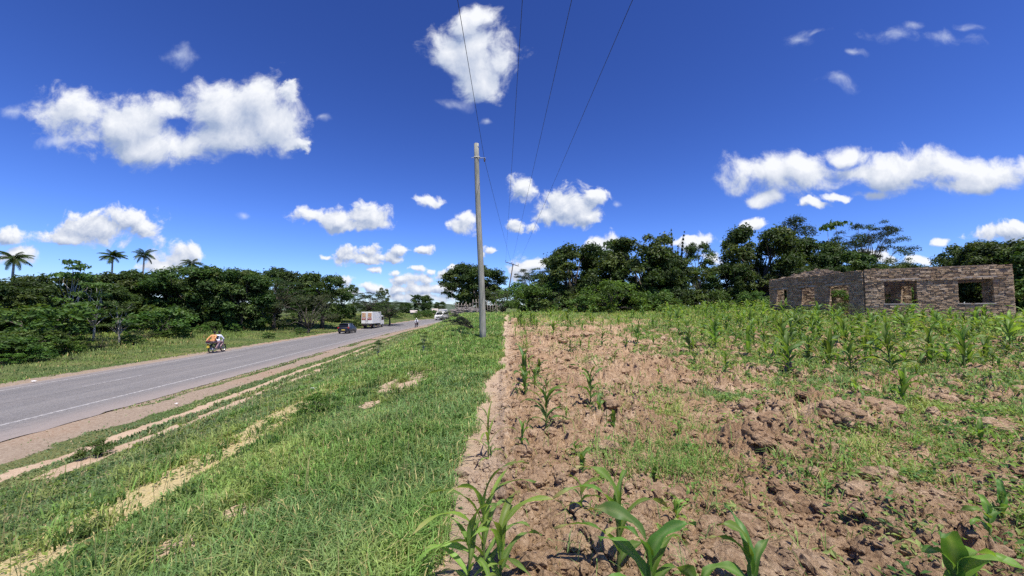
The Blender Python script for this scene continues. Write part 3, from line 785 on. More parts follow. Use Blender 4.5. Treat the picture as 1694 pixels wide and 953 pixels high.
def proto(kind, seed):
    """unit trees: total height 1, stored as (trunk mesh, crown mesh)"""
    key = (kind, seed)
    if key in TREES: return TREES[key]
    rng = np.random.default_rng(seed * 13 + 5)
    mb = MB(); clumps = []; cols = DARKG; lpc = 110; ls = 0.045; narrow = 0.5; fl = 0.8; upb = 0.5; droop = 0.0; spread = 0.45; mat_t = BARK
    if kind == 'dome':                       # dense mango-like tree, foliage nearly to the ground
        n = 96
        for i in range(n):
            a = rng.random() * 2 * PI; z = 0.05 + 0.88 * rng.random() ** 0.95
            prof = math.sqrt(max(0.35 if z < .4 else 0.02, 1 - ((z - 0.46) / 0.56) ** 2)) * 0.56
            rad = prof * (0.55 + 0.45 * rng.random() ** 0.5) * (0.82 + 0.3 * math.sin(a * 2 + seed) * math.sin(a * 3 + 2 * seed))
            clumps.append(((rad * math.cos(a), rad * math.sin(a), z), rng.uniform(0.07, 0.15)))
        lpc = 235; ls = 0.041
        tr = 0.035; th_ = 0.45
    elif kind == 'round':                    # rounded tree on a visible trunk
        n = 70
        for i in range(n):
            a = rng.random() * 2 * PI; z = 0.28 + 0.66 * rng.random() ** 0.8
            prof = math.sqrt(max(0.02, 1 - ((z - 0.62) / 0.38) ** 2)) * 0.50
            rad = prof * (0.45 + 0.55 * rng.random() ** 0.5)
            clumps.append(((rad * math.cos(a), rad * math.sin(a), z), rng.uniform(0.07, 0.14)))
        cols = DARKG + MIDG[:1]; lpc = 150; tr = 0.035; th_ = 0.5
    elif kind == 'tall':                     # taller loose crown
        n = 60
        for i in range(n):
            a = rng.random() * 2 * PI; z = 0.12 + 0.85 * rng.random()
            prof = 0.32 * math.sqrt(max(0.03, 1 - ((z - 0.58) / 0.46) ** 2))
            rad = prof * (0.3 + 0.7 * rng.random() ** 0.5)
            clumps.append(((rad * math.cos(a), rad * math.sin(a), z), rng.uniform(0.05, 0.11)))
        cols = DARKG + MIDG; lpc = 95; tr = 0.026; th_ = 0.6; ls = 0.036
    elif kind == 'layer':                    # acacia, open flat layers on long arms
        for i in range(110):
            a = rng.random() * 2 * PI; z = rng.choice([0.36, 0.48, 0.58, 0.68, 0.78, 0.87, 0.95]) + rng.normal() * 0.035
            rad = (0.62 - 0.45 * max(0, z - 0.7)) * rng.random() ** 0.55
            clumps.append(((rad * math.cos(a), rad * math.sin(a), z), rng.uniform(0.06, 0.12)))
        cols = FEATH + MIDG[:1]; lpc = 170; ls = 0.024; fl = 0.45; tr = 0.03; th_ = 0.35; narrow = 0.35
    elif kind == 'bush':                     # leaning shrub, wide
        for i in range(30):
            a = rng.random() * 2 * PI; z = 0.12 + 0.72 * rng.random()
            rad = 0.72 * math.sqrt(max(0.05, 1 - (z - 0.2) ** 2 / 0.72)) * rng.random() ** 0.5
            clumps.append(((rad * math.cos(a), rad * math.sin(a), z), rng.uniform(0.13, 0.24)))
        cols = MIDG + LIGHTG[2:]; lpc = 95; ls = 0.085; tr = 0.03; th_ = 0.25
    elif kind == 'lightbush':
        for i in range(34):
            a = rng.random() * 2 * PI; z = 0.12 + 0.75 * rng.random()
            rad = 0.70 * math.sqrt(max(0.05, 1 - (z - 0.25) ** 2 / 0.62)) * rng.random() ** 0.5
            clumps.append(((rad * math.cos(a), rad * math.sin(a), z), rng.uniform(0.10, 0.20)))
        cols = LIGHTG; lpc = 120; ls = 0.06; tr = 0.025; th_ = 0.25
    elif kind == 'thorn':                    # grey-green thorny scrub, spreading
        for i in range(36):
            a = rng.random() * 2 * PI; z = 0.2 + 0.7 * rng.random()
            rad = 0.8 * math.sqrt(max(0.05, 1 - (z - 0.4) ** 2 / 0.45)) * rng.random() ** 0.5
            clumps.append(((rad * math.cos(a), rad * math.sin(a), z), rng.uniform(0.10, 0.2)))
        cols = GREYG; lpc = 95; ls = 0.040; tr = 0.03; th_ = 0.22; narrow = 0.3; spread = 0.8
    elif kind == 'umbrella':                 # thin stem, whorls of drooping leaves (papaya / cassava like)
        for i in range(15):
            a = rng.random() * 2 * PI; z = rng.choice([0.45, 0.62, 0.78, 0.93]) + rng.normal() * 0.02
            rad = 0.34 * rng.random() ** 0.5 * (1.25 - z * 0.6)
            clumps.append(((rad * math.cos(a), rad * math.sin(a), z), rng.uniform(0.09, 0.14)))
        cols = [(0.075, 0.13, 0.03), (0.095, 0.155, 0.035)]; lpc = 85; ls = 0.055; fl = 0.32; tr = 0.018; th_ = 0.5; mat_t = PALEBARK; droop = 0.5
    elif kind == 'plume':                    # feathery upright plumes (casuarina / cypress tips)
        for i in range(5):
            a = rng.random() * 2 * PI; rad = 0.20 * rng.random() ** 0.5; top = rng.uniform(0.75, 1.0)
            for k in range(17):
                t = k / 16.0
                z = 0.25 + (top - 0.25) * t
                clumps.append(((rad * math.cos(a) * (1 + t * 1.8) + 0.012 * rng.normal(), rad * math.sin(a) * (1 + t * 1.8), z), rng.uniform(0.02, 0.042) * (1.15 - 0.85 * t)))
        cols = FEATH; lpc = 110; ls = 0.034; narrow = 0.25; fl = 1.5; tr = 0.018; th_ = 0.5
    elif kind == 'cone':                     # dark conifer-like dome
        for i in range(60):
            a = rng.random() * 2 * PI; z = 0.15 + 0.82 * rng.random()
            rad = 0.36 * (1 - ((z - 0.15) / 0.87) ** 1.7) * (0.6 + 0.4 * rng.random())
            clumps.append(((rad * math.cos(a), rad * math.sin(a), z), rng.uniform(0.05, 0.09)))
        cols = FEATH; lpc = 120; ls = 0.024; narrow = 0.3; tr = 0.025; th_ = 0.7
    mb.tube([(0, 0, -0.06), (0.01, 0, th_ * 0.35), (0.015 * rng.normal(), 0.015 * rng.normal(), th_)], [tr * 1.25, tr, tr * 0.6], 8)
    order = sorted(range(len(clumps)), key=lambda i: rng.random())[:(70 if kind in ('layer', 'umbrella', 'plume') else 18)]
    limbs(mb, [(0, 0, th_ * (0.45 if kind != 'layer' else 0.9))], [((clumps[i][0][0] * 0.9, clumps[i][0][1] * 0.9, clumps[i][0][2] - 0.02), tr * rng.uniform(0.28, 0.5) * (0.6 if kind in ('layer', 'plume') else 1)) for i in order], tr, rng)
    tm = bpy.data.meshes.new('trunk'); tm.from_pydata(mb.v, [], mb.f); tm.update()
    tm.polygons.foreach_set('use_smooth', [True] * len(tm.polygons)); tm.materials.append(mat_t)
    cm = crown_mesh('crown', clumps, lpc, ls, cols, narrow, seed, fl, spread, upb, droop)
    TREES[key] = (tm, cm)
    return TREES[key]
def tree(px, py_top, Y, kind, seed, label, name='tree', wide=1.0, group=None, cat='tree', rz=None, zbase=None, sink=0.0):
    """a tree standing at depth Y whose top reaches picture row py_top"""
    p = at_depth(px, py_top, Y)
    zb = float(height(p[0], p[1])) if zbase is None else zbase
    H = max(0.3, p[2] - zb + sink)
    e = empty(name, (p[0], p[1], zb - sink), (seed * 1.7 + px * 0.37) if rz is None else rz, label, cat, group)
    tm, cm = proto(kind, seed)
    e.scale = (H * wide, H * wide, H)
    link('trunk', tm, e); link('crown', cm, e)
    return e

# the wood across the road, left to right
WOOD = 'trees of the wood across the road'
L_ = [
 (-190, 466, 33, 'dome', 2, 'dark tree of the wood just beyond the left picture edge', 1.1),
 (-330, 462, 32, 'dome', 3, 'dark tree of the wood well beyond the left picture edge', 1.1),
 (-70, 470, 33, 'dome', 1, 'dark bushy tree at the left picture edge below the leftmost palm', 1.1),
 (25, 462, 37, 'dome', 2, 'broad dark green tree in front of the leftmost coconut palm', 1.15),
 (70, 492, 31, 'bush', 3, 'low dark big leaved tree behind the left roadside bushes', 1.2),
 (85, 455, 44, 'round', 4, 'wide tree with pale bare twigs right of the leftmost palm', 1.2),
 (122, 430, 42, 'umbrella', 5, 'tall slender tree with layered airy top right of the leftmost palm', 0.8),
 (160, 466, 38, 'umbrella', 6, 'light green tree of umbrella like leaf whorls in front of the wood', 0.9),
 (150, 458, 46, 'dome', 7, 'dark tree between the layered airy tree and the middle palm', 1.2),
 (200, 498, 36, 'umbrella', 8, 'smaller pale stemmed umbrella leaved tree below the two palms', 1.0),
 (205, 452, 52, 'dome', 1, 'dark tree crown directly under the middle palm', 1.2),
 (250, 450, 54, 'dome', 2, 'dark tree crown directly under the right palm of the pair', 1.1),
 (268, 508, 44, 'bush', 9, 'arching dark bush with a hollow beneath at the foot of the wood', 1.4),
 (312, 436, 56, 'dome', 3, 'big dense dark tree with a small palm tip showing above it', 1.15),
 (360, 441, 57, 'dome', 4, 'big dense dark tree just right of the hidden palm', 1.0),
 (400, 449, 58, 'dome', 5, 'dense dark tree in the middle of the wood right of the motorcycle', 1.0),
 (440, 445, 74, 'round', 6, 'far tree with sky gaps showing behind the middle of the wood', 1.1),
 (455, 466, 62, 'layer', 7, 'yellowish green flat layered tree left of the black car', 1.2),
 (500, 450, 70, 'round', 8, 'tall round tree left above the black car', 0.95),
 (535, 455, 70, 'round', 9, 'round dark tree standing above the black car', 0.95),
 (512, 482, 60, 'thorn', 10, 'very dark dense thicket tree beside the black car', 0.9),
 (565, 480, 84, 'tall', 11, 'narrow loose tree behind the rusty doored truck', 1.1),
 (586, 470, 96, 'tall', 12, 'slim pointed tree rising behind the truck', 0.6),
 (612, 486, 92, 'layer', 13, 'flat topped tree right behind the white truck', 1.1),
 (634, 476, 112, 'tall', 14, 'leaning tall tree right above the truck cab', 0.8),
 (645, 500, 80, 'layer', 15, 'light green spreading acacia right of the truck cab', 1.25),
 (672, 500, 140, 'dome', 16, 'far low dark tree beyond the truck near the small palm', 1.1),
 (702, 488, 135, 'dome', 17, 'far round dark tree left above the white van', 1.0),
 (728, 499, 190, 'round', 18, 'far small tree against the bluish hills', 1.1),
]
for (px, py, Y, k, s, lab, wd) in L_:
    tree(px, py, Y, k, (s % 4) + 1, lab, 'tree', wd, WOOD)
# scrub along the foot of the wood
BUSHES = 'bushes along the foot of the wood'
rb = random.Random(5)
B_ = [(-30, 548, 25), (10, 556, 25.5), (5, 582, 24.5), (50, 545, 28), (80, 552, 29), (110, 553, 31), (140, 548, 33), (170, 556, 33), (215, 552, 37), (235, 545, 40), (262, 547, 43), (290, 534, 47),
      (305, 543, 45), (335, 537, 50), (350, 531, 53), (385, 534, 54), (378, 529, 58), (420, 530, 61), (435, 527, 64), (462, 530, 65), (480, 525, 70), (545, 516, 84), (560, 512, 84), (590, 528, 74), (655, 512, 104), (694, 514, 112), (712, 512, 120)]
for i, (px, py, Y) in enumerate(B_):
    k = rb.choice(['bush', 'lightbush', 'bush', 'thorn'])
    tree(px, py, Y, k, rb.choice([1, 2]), 'green bush in the ragged scrub strip along the foot of the wood', 'bush', rb.uniform(1.1, 1.7), BUSHES, 'bush')
tree(445, 549, 48, 'bush', 1, 'small dark bush standing alone in the grass left of the black car', 'bush', 1.3, None, 'bush')
tree(497, 541, 56, 'bush', 2, 'tiny round shrub in the grass strip close behind the black car', 'bush', 1.0, None, 'bush')
tree(120, 588, 27, 'thorn', 1, 'low dark weed patch in the left roadside grass', 'bush', 2.2, None, 'bush')
# right hand side
RT = 'trees behind the ploughed field'
R_ = [
 (790, 436, 58, 'dome', 3, 'rounded dark tree right behind the wooden utility pole', 1.05, 'tree'),
 (772, 446, 60, 'round', 2, 'left half of the rounded tree crown seen beside the utility pole', 1.1, 'tree'),
 (742, 512, 52, 'thorn', 1, 'low green thicket left behind the stacked brushwood', 1.3, 'bush'),
 (832, 478, 46, 'thorn', 2, 'grey green twiggy thorn tree right of the utility pole', 1.35, 'tree'),
 (858, 466, 50, 'lightbush', 1, 'bright green bush between thorn tree and far power pole', 1.2, 'tree'),
 (885, 446, 54, 'layer', 4, 'flat topped dark acacia right of the far power pole', 0.8, 'tree'),
 (905, 465, 43, 'bush', 2, 'shadowy green bush under the acacia at the field end', 1.0, 'bush'),
 (945, 409, 45, 'dome', 2, 'large rounded grey green tree right of the far power pole', 1.05, 'tree'),
 (1000, 418, 48, 'dome', 3, 'dark tree between the large rounded tree and the plumed one', 0.9, 'tree'),
 (1012, 395, 52, 'umbrella', 2, 'thin airy tree with leaf tufts poking above the tree row', 0.6, 'tree'),
 (1068, 388, 43, 'dome', 4, 'tallest dense dark tree in the middle of the field edge', 0.92, 'tree'),
 (1112, 378, 48, 'plume', 1, 'feathery upright plumes rising above the dense middle tree', 0.62, 'tree'),
 (1010, 462, 37, 'lightbush', 2, 'bright light green shrub mass at the field edge', 1.45, 'bush'),
 (1108, 420, 42, 'dome', 1, 'green tree right of the dense middle tree', 0.8, 'tree'),
 (1152, 403, 50, 'tall', 2, 'slim loose tree standing in the dip of the tree row', 0.75, 'tree'),
 (1160, 440, 42, 'tall', 3, 'dull yellowish tree left of the big pair of trees', 1.2, 'tree'),
 (1205, 435, 41, 'round', 1, 'grey leaved tree at the left of the ruin', 0.95, 'tree'),
 (1220, 392, 50, 'umbrella', 3, 'thin stemmed airy tree against the clouds left of the ruin', 0.6, 'tree'),
 (1262, 377, 42, 'dome', 2, 'big glossy leaved tree just left of the ruined building', 0.85, 'tree'),
 (1315, 357, 50, 'cone', 1, 'tall dark conifer like crown above the ruined building', 1.1, 'tree'),
 (1335, 396, 43, 'dome', 3, 'dense green tree behind the left wing of the ruin', 0.75, 'tree'),
 (1385, 370, 46, 'umbrella', 4, 'airy tree with separate leaf tufts behind the ruin', 0.8, 'tree'),
 (1434, 377, 41, 'layer', 3, 'wide acacia with bristly sideways branches behind the ruin', 0.62, 'tree'),
 (1400, 420, 41, 'round', 2, 'green tree low behind the ruined gable', 0.9, 'tree'),
 (1600, 400, 37, 'dome', 4, 'dense leafy tree behind the right corner of the ruin', 0.75, 'tree'),
 (1665, 391, 33, 'dome', 1, 'large leafy tree at the right picture edge beside the ruin', 1.0, 'tree'),
 (1730, 398, 30, 'dome', 2, 'leafy tree cut off by the right picture edge', 1.0, 'tree'),
 (1705, 452, 29, 'bush', 2, 'low leafy bush in the gap at the right corner of the ruin', 1.1, 'bush'),
 (1180, 478, 38, 'bush', 1, 'dark shrub in the shade left of the ruin', 1.1, 'bush'),
 (1095, 482, 37, 'bush', 2, 'dark shrub in the shade under the dense middle tree', 1.2, 'bush'),
 (960, 488, 38, 'bush', 1, 'shadowed shrub under the large rounded tree', 1.2, 'bush'),
 (1245, 480, 37, 'bush', 2, 'shadowed shrub under the glossy leaved tree', 1.0, 'bush'),
]
for (px, py, Y, k, s, lab, wd, ct) in R_:
    tree(px, py, Y, k, s, lab, ct, wd, RT, ct)
UG = 'dark undergrowth of the field edge'
ru = random.Random(77)
for i in range(26):
    px = 880 + i * 17 + ru.uniform(-6, 6); Y = ru.uniform(40, 47)
    tree(px, ru.uniform(462, 486), Y, ru.choice(['bush', 'dome', 'bush', 'thorn']), ru.choice([1, 2, 1, 2]), 'dark shrub in the shaded undergrowth along the far field edge', 'bush', ru.uniform(0.9, 1.4), UG, 'bush')
for i in range(9):
    px = 1330 + i * 46 + ru.uniform(-8, 8); Y = ru.uniform(36, 42)
    tree(px, ru.uniform(425, 455), Y, ru.choice(['dome', 'round']), ru.choice([1, 2, 3]), 'leafy tree partly hidden behind the walls of the ruin', 'tree', 0.9, 'trees hidden behind the ruin')
for i in range(24):
    px = -40 + i * 29 + ru.uniform(-8, 8); Y = 34 + i * 2.6 + ru.uniform(0, 6)
    tree(px, 0.5 * (490 + 505) + ru.uniform(-14, 12) + i * 0.5, Y, ru.choice(['dome', 'bush', 'dome']), ru.choice([1, 2]), 'dark understorey tree filling the shade between the trunks of the wood', 'tree', 1.15, 'understorey of the wood')
# plants inside and against the ruin
tree(1390, 474, 26.8, 'lightbush', 1, 'green bush growing inside the ruin behind its doorway', 'bush', 0.8, None, 'bush')
tree(1474, 484, 25.2, 'lightbush', 2, 'bright bush growing inside the ruin at the left front window', 'bush', 0.55, None, 'bush')
tree(1505, 470, 26.2, 'bush', 1, 'dark bush filling the room behind the left front window of the ruin', 'bush', 0.6, None, 'bush')
tree(1340, 486, 31.0, 'bush', 2, 'dark bush in the back room of the ruin behind its side windows', 'bush', 0.6, None, 'bush')
tree(1400, 500, 23.2, 'thorn', 1, 'dark weedy bush against the outer corner of the ruin', 'bush', 1.2, None, 'bush')
# small shrubs on the bank
def shrub(px, py, hh, wide, kind, seed, label):
    x, y, z = ground_at(px, py)
    e = empty('shrub', (x, y, z - 0.03), seed * 2.1, label, 'shrub'); e.scale = (hh * wide, hh * wide, hh)
    tm, cm = proto(kind, seed); link('trunk', tm, e); link('crown', cm, e)
shrub(528, 688, 0.42, 1.35, 'lightbush', 2, 'round leafy shrub on the bank beside the bare sand patch')
shrub(160, 756, 0.34, 1.35, 'bush', 2, 'small dark shrub between the two dirt tracks')
shrub(625, 592, 0.9, 0.9, 'umbrella', 2, 'spindly yellowish weed on the bank towards the black car')
shrub(700, 585, 0.8, 0.9, 'umbrella', 1, 'spindly leafy weed on the bank left of the pole')
shrub(436, 830, 0.20, 1.3, 'lightbush', 1, 'grassy little shrub beside the bare earth scar near the camera')
shrub(145, 885, 0.16, 1.3, 'bush', 1, 'tiny dark shrub at the edge of the straw strip')

# ------------------------------------------------------------------ coconut palms
FROND = None
def frond_mesh(seed):
    rng = np.random.default_rng(seed)
    L = 1.0; n = 26
    V = []; Q = []; C = []
    droop = rng.uniform(0.55, 0.9)
    def rach(t): return np.array([t * L * (1 - 0.18 * droop * t), 0, 0.32 * t - droop * 0.85 * t * t])
    for k in range(12):
        t0, t1 = k / 12, (k + 1) / 12
        a, b = rach(t0), rach(t1); w = 0.014 * (1 - 0.8 * t0)
        i = len(V); V += [a + [0, w, 0], a - [0, w, 0], b - [0, w, 0], b + [0, w, 0]]; Q.append((i, i + 1, i + 2, i + 3)); C += [(0.16, 0.16, 0.05)] * 4
    for k in range(n):
        t = 0.10 + 0.9 * k / (n - 1)
        p = rach(t); dr = rach(min(1, t + 0.03)) - rach(t - 0.03); dr /= np.linalg.norm(dr)
        ll = 0.30 * math.sin(PI * (0.12 + 0.80 * t)) + 0.05
        for s in (-1, 1):
            d = dr * 0.55 + np.array([0, s * 0.75, -0.30 - 0.35 * rng.random()]); d /= np.linalg.norm(d)
            tip = p + d * ll * rng.uniform(0.8, 1.15); tip[2] -= 0.05
            w = dr * 0.016
            i = len(V); V += [p - w, p + w, (p + tip) / 2 + w * 0.9 + np.array([0, 0, 0.012]), tip, (p + tip) / 2 - w * 0.9 + np.array([0, 0, 0.012])]
            Q.append((i, i + 1, i + 2, i + 4)); Q.append((i + 4, i + 2, i + 3, i + 3))
            c = np.array([0.045, 0.075, 0.018]) * rng.uniform(0.7, 1.5); C += [tuple(c)] * 5
    Qs = [q for q in Q if len(set(q)) == 4]; Ts = [q[:3] for q in Q if len(set(q)) == 3]
    return np_mesh('frond', np.array(V), np.array(Qs), np.array(Ts), np.array(C), False, LEAF)
FRONDS = [frond_mesh(s) for s in (1, 2, 3)]
def palm(px, py_top, Y, flen, label, seed, nf=17):
    flen *= 0.8; nf += 4
    rng = random.Random(seed)
    p = at_depth(px, py_top, Y); zb = float(height(p[0], p[1]))
    H = p[2] - zb - flen * 0.35
    e = empty('coconut_palm', (p[0], p[1], zb), 0, label, 'palm tree', 'coconut palms above the wood')
    mb = MB(); ln = rng.uniform(-0.05, 0.05) * H
    pts = [(ln * (1 - k / 8) ** 2 - 0, 0, H * k / 8 - (0.2 if k == 0 else 0)) for k in range(9)]
    mb.tube(pts, [0.20 - 0.09 * k / 8 for k in range(9)], 8)
    mb.build('trunk', PALEBARK, e, smooth=True)
    for i in range(nf):
        el = rng.uniform(-0.75, 0.95)
        f = link('frond', FRONDS[i % 3], e, (0, 0, H), (0, -el, i * 2.399 + rng.uniform(-.2, .2)))
        s = flen * rng.uniform(0.85, 1.1); f.scale = (s, s, s)
    mb = MB()
    for k in range(7):
        a = k * 0.9; mb.ellipsoid((0.22 * math.cos(a), 0.22 * math.sin(a), H - 0.25 - 0.08 * (k % 2)), (0.12, 0.12, 0.15), 8, 6)
    mb.build('coconuts', simple('green coconuts', (0.10, 0.10, 0.03)) if 'green coconuts' not in bpy.data.materials else bpy.data.materials['green coconuts'], e, smooth=True)
    return e
palm(24, 420, 52, 2.3, 'leftmost coconut palm, full dark head above the wood', 1, 20)
palm(187, 418, 70, 2.5, 'middle coconut palm with a thick ragged head', 2, 20)
palm(239, 416, 72, 2.6, 'thin headed coconut palm right of the middle palm', 3, 12)
palm(318, 430, 75, 2.4, 'palm whose head barely shows above the dense wood', 4, 14)
palm(686, 489, 135, 2.6, 'far small palm beyond the truck by the bend of the road', 5, 12)

# ================================================================== MAIZE
MAIZE = leaf_mat('maize leaves', 0.5, 0.42, 0.32, (1.5, 1.45, 0.6))
def maize_leaf(L, W, z0, az, el, droop, rng, n=12, wave=0.16, kink=0.0):
    t = np.linspace(0, 1, n)
    ang = el - droop * (t ** 1.35) - kink * ss(t, 0.35, 0.5)
    ds = L / (n - 1)
    x = np.concatenate([[0], np.cumsum(np.cos(ang[:-1]) * ds)]); z = z0 + np.concatenate([[0], np.cumsum(np.sin(ang[:-1]) * ds)])
    wd = W * np.clip(np.minimum(1, 0.45 + t * 4) * (1 - t ** 2.4), 0.03, 1) * 0.5
    sw = rng.normal() * 0.25 * t ** 2 * L
    wv = wave * W * np.sin(t * 14 + rng.random() * 6) * (0.3 + t)
    tw = rng.normal() * 0.5 * t
    nx, nz = -np.sin(ang), np.cos(ang)
    V = []
    for s, up in ((-1, 0.30), (-0.5, 0.10), (0, 0), (0.5, 0.10), (1, 0.30)):
        off = wd * s
        lift = wd * up + (wv * (1 if s > 0 else -1) * abs(s) if s else 0) + off * np.sin(tw)
        V.append(np.stack([x + nx * lift, sw + off * np.cos(tw), z + nz * lift], 1))
    V = np.stack(V, 1).reshape(-1, 3)
    ca, sa = math.cos(az), math.sin(az)
    V = np.stack([V[:, 0] * ca - V[:, 1] * sa, V[:, 0] * sa + V[:, 1] * ca, V[:, 2]], 1)
    i = (np.arange(n - 1)[:, None] * 5 + np.arange(4)[None, :]).reshape(-1)
    Q = np.stack([i, i + 1, i + 6, i + 5], 1)
    return V, Q
MC = np.array([0.115, 0.225, 0.035]); MCY = np.array([0.21, 0.30, 0.045]); MCD = np.array([0.06, 0.145, 0.045])
def maize_parts(H, nl, W, rng, tone=None, upright=0.9, thin=False):
    """returns (stalk (V,Q,C)), [leaf (V,Q,C)...]"""
    tone = MC if tone is None else tone
    mb = MB(); r = 0.012 * max(0.5, H / 0.7) * (0.7 if thin else 1)
    mb.tube([(0, 0, -0.06), (0.004, 0, H * 0.3), (0.0, 0.004, H * 0.62)], [r * 1.15, r, r * 0.6], 7)
    leaves = []
    for k in range(nl):
        f = k / max(1, nl - 1)
        z0 = H * (0.10 + 0.52 * f)
        L = H * rng.uniform(0.62, 0.9) * (1.0 - 0.22 * abs(f - 0.5)) * (0.75 if k == 0 else 1)
        el = upright * (0.65 + 0.75 * f) + rng.normal() * 0.1
        az = (k % 2) * PI + rng.normal() * 0.6
        V, Q = maize_leaf(L, W * rng.uniform(0.8, 1.2), z0, az, min(el + 0.22, 1.5), rng.uniform(1.7, 3.2) * (1 - 0.30 * f), rng)
        c = tone * (1 - 0.35 * f) + MCY * 0.35 * f if rng.random() < 0.6 else tone * 0.6 + MCD * 0.4
        cc = np.outer(np.ones(len(V)), c * rng.uniform(0.85, 1.2))
        rib = (np.arange(len(V)) % 5) == 2
        cc[rib] = cc[rib] * 0.55 + np.array([0.30, 0.36, 0.15]) * 0.45
        tt = (np.arange(len(V)) // 5) / (len(V) // 5 - 1)
        dry = (ss(tt, 0.72, 1.0) if (k == 0 or rng.random() < 0.3) else 0 * tt)[:, None] * 0.8
        cc = cc * (1 - dry) + np.array([0.42, 0.34, 0.14]) * dry
        leaves.append((V, Q, cc * rng.uniform(0.88, 1.12, (len(V), 1))))
    return mb, leaves
def maize_mesh(H, nl, W, seed, tone=None, thin=False):
    rng = np.random.default_rng(seed)
    mb, lv = maize_parts(H, nl, W, rng, tone, thin=thin)
    V = [np.array(mb.v)]; Q = [np.array([f for f in mb.f if len(f) == 4])]; C = [np.outer(np.ones(len(mb.v)), np.array([0.17, 0.24, 0.07]))]
    n = len(mb.v)
    for (v, q, c) in lv: V.append(v); Q.append(q + n); C.append(c); n += len(v)
    return np_mesh('maize', np.vstack(V), np.vstack(Q), None, np.vstack(C), True, MAIZE)
def maize_thing(x, y, z, H, nl, W, seed, label, group=None, tone=None, rz=0.0, thin=False, upright=0.9, tilt=0.0):
    rng = np.random.default_rng(seed)
    e = empty('maize_plant', (x, y, z), rz, label, 'maize plant', group)
    e.rotation_euler = (tilt, tilt * 0.5, rz)
    mb, lv = maize_parts(H, nl, W, rng, tone, upright, thin)
    Q = np.array([f for f in mb.f if len(f) == 4])
    link('stalk', np_mesh('stalk', np.array(mb.v), Q, None, np.outer(np.ones(len(mb.v)), np.array([0.19, 0.25, 0.08])), True, MAIZE), e)
    for (v, q, c) in lv: link('leaf', np_mesh('leaf', v, q, None, c, True, MAIZE), e)
    return e
def maize_px(px, py, py_top, nl, W, seed, label, tone=None, rz=0.0, thin=False, upright=0.9, n=1, group=None, wide=0.05):
    q = at_ground(px, py); D = q[1]
    H = (py - py_top) * D / FPX * (0.97 if py > 850 else 1.12 if px > 1220 and py < 625 else 0.92)
    out = None
    for k in range(n):
        dx = (k - (n - 1) / 2) * wide; dy = ((k * 37) % 3 - 1) * wide
        x, y = q[0] + dx, q[1] + dy
        lb = label if n == 1 else label[k]
        out = maize_thing(x, y, float(height(x, y)), H * (1 - 0.12 * (k % 3)), nl, W, seed + k, lb, group, tone, rz + k * 1.9, thin, upright)
    return out
YG = np.array([0.21, 0.33, 0.055])
# near plants, placed by their foot in the picture
maize_px(800, 968, 776, 11, 0.042, 100, 'tall yellow green plant of many narrow arching leaves at the bottom beside the grass', YG, 0.3, True, 1.0)
maize_px(828, 985, 835, 9, 0.042, 110, 'second narrow leaved plant leaning right at the bottom edge beside the grass', YG, 1.4, True, 0.85)
maize_px(778, 990, 850, 8, 0.040, 112, 'narrow leaved plant at the bottom edge nearest the grass', YG, 2.4, True, 0.85)
maize_px(1020, 962, 792, 6, 0.072, 121, 'single stout maize plant with one broad leaf bent to the right, front centre', MC, 0.1, False, 1.15)
maize_px(1072, 1035, 868, 8, 0.080, 130, 'broad leaved maize plant cut by the bottom edge right of the stout one', MC * 1.15, 0.25, False, 0.9)
maize_px(1236, 1010, 893, 6, 0.070, 140, 'maize plant with bluish green leaves cut by the bottom edge', MC * 0.95, 0.4, False, 1.0)
maize_px(1568, 1030, 900, 8, 0.095, 150, 'bright broad leaved maize plant in the bottom right corner', MC * 1.25, 0.2, False, 0.95)
maize_px(808, 762, 668, 8, 0.030, 160, 'slim maize plant alone on the pale dry strip', YG * 0.9, 0.5, True, 1.05)
maize_px(812, 775, 735, 5, 0.025, 165, 'tiny seedling just below the slim plant on the dry strip', YG * 0.9, 0.5, True, 1.05)
maize_px(903, 722, 646, 12, 0.050, 170, 'bushy maize clump with many drooping leaves left of centre', MC * 0.9, 0.2, False, 1.0)
maize_px(884, 655, 618, 7, 0.045, 180, 'small maize plant just behind the bushy clump', MC, 0.9)
maize_px(976, 680, 618, 7, 0.070, 190, 'maize plant with a big leaf drooping right, behind the bushy clump', MC * 0.9, 0.1, False, 1.1)
maize_px(990, 695, 664, 5, 0.05, 195, 'short maize plant at the foot of the drooping leaf plant', MC, 1.0)
maize_px(1014, 722, 688, 6, 0.05, 196, 'low leafy maize plant between bushy clump and weedy tuft', MC * 0.9, 1.0)
maize_px(936, 720, 690, 4, 0.03, 197, 'thin seedling right beside the bushy clump', YG * 0.8, 0.4, True)
maize_px(950, 755, 728, 5, 0.05, 198, 'short seedling with a curled leaf left of the weedy tuft', MC, 0.2)
maize_px(962, 797, 755, 5, 0.045, 199, 'upright seedling with a dark leaf above the front mound', MC * 0.8, 0.7, False, 1.2)
maize_px(960, 868, 812, 6, 0.034, 200, 'thin seedling with spreading leaves left of the stout plant', YG * 0.85, 0.0, True, 0.9)
maize_px(1114, 868, 822, 6, 0.036, 201, 'pale seedling behind the broad leaf of the stout plant', YG * 0.9, 0.6, True, 0.9)
maize_px(1080, 800, 775, 6, 0.04, 202, 'seedling growing in the weedy tuft front centre', YG * 0.8, 0.9)
maize_px(1226, 828, 795, 4, 0.03, 203, 'tiny lone seedling on bare soil right of the weedy tuft', YG * 0.7, 0.1, True, 1.0)
maize_px(1362, 938, 918, 4, 0.03, 204, 'tiny seedling on the bare clods at the bottom right', YG * 0.9, 0.1, True, 1.0)
maize_px(1625, 925, 868, 5, 0.048, 205, 'young maize plant with long thin leaves near the bottom right corner', MC * 1.05, 0.2, False, 0.8)
maize_px(1648, 868, 815, 5, 0.045, 206, 'slim maize plant near the right edge above the long leaved one', MC, 1.3, False, 1.1)
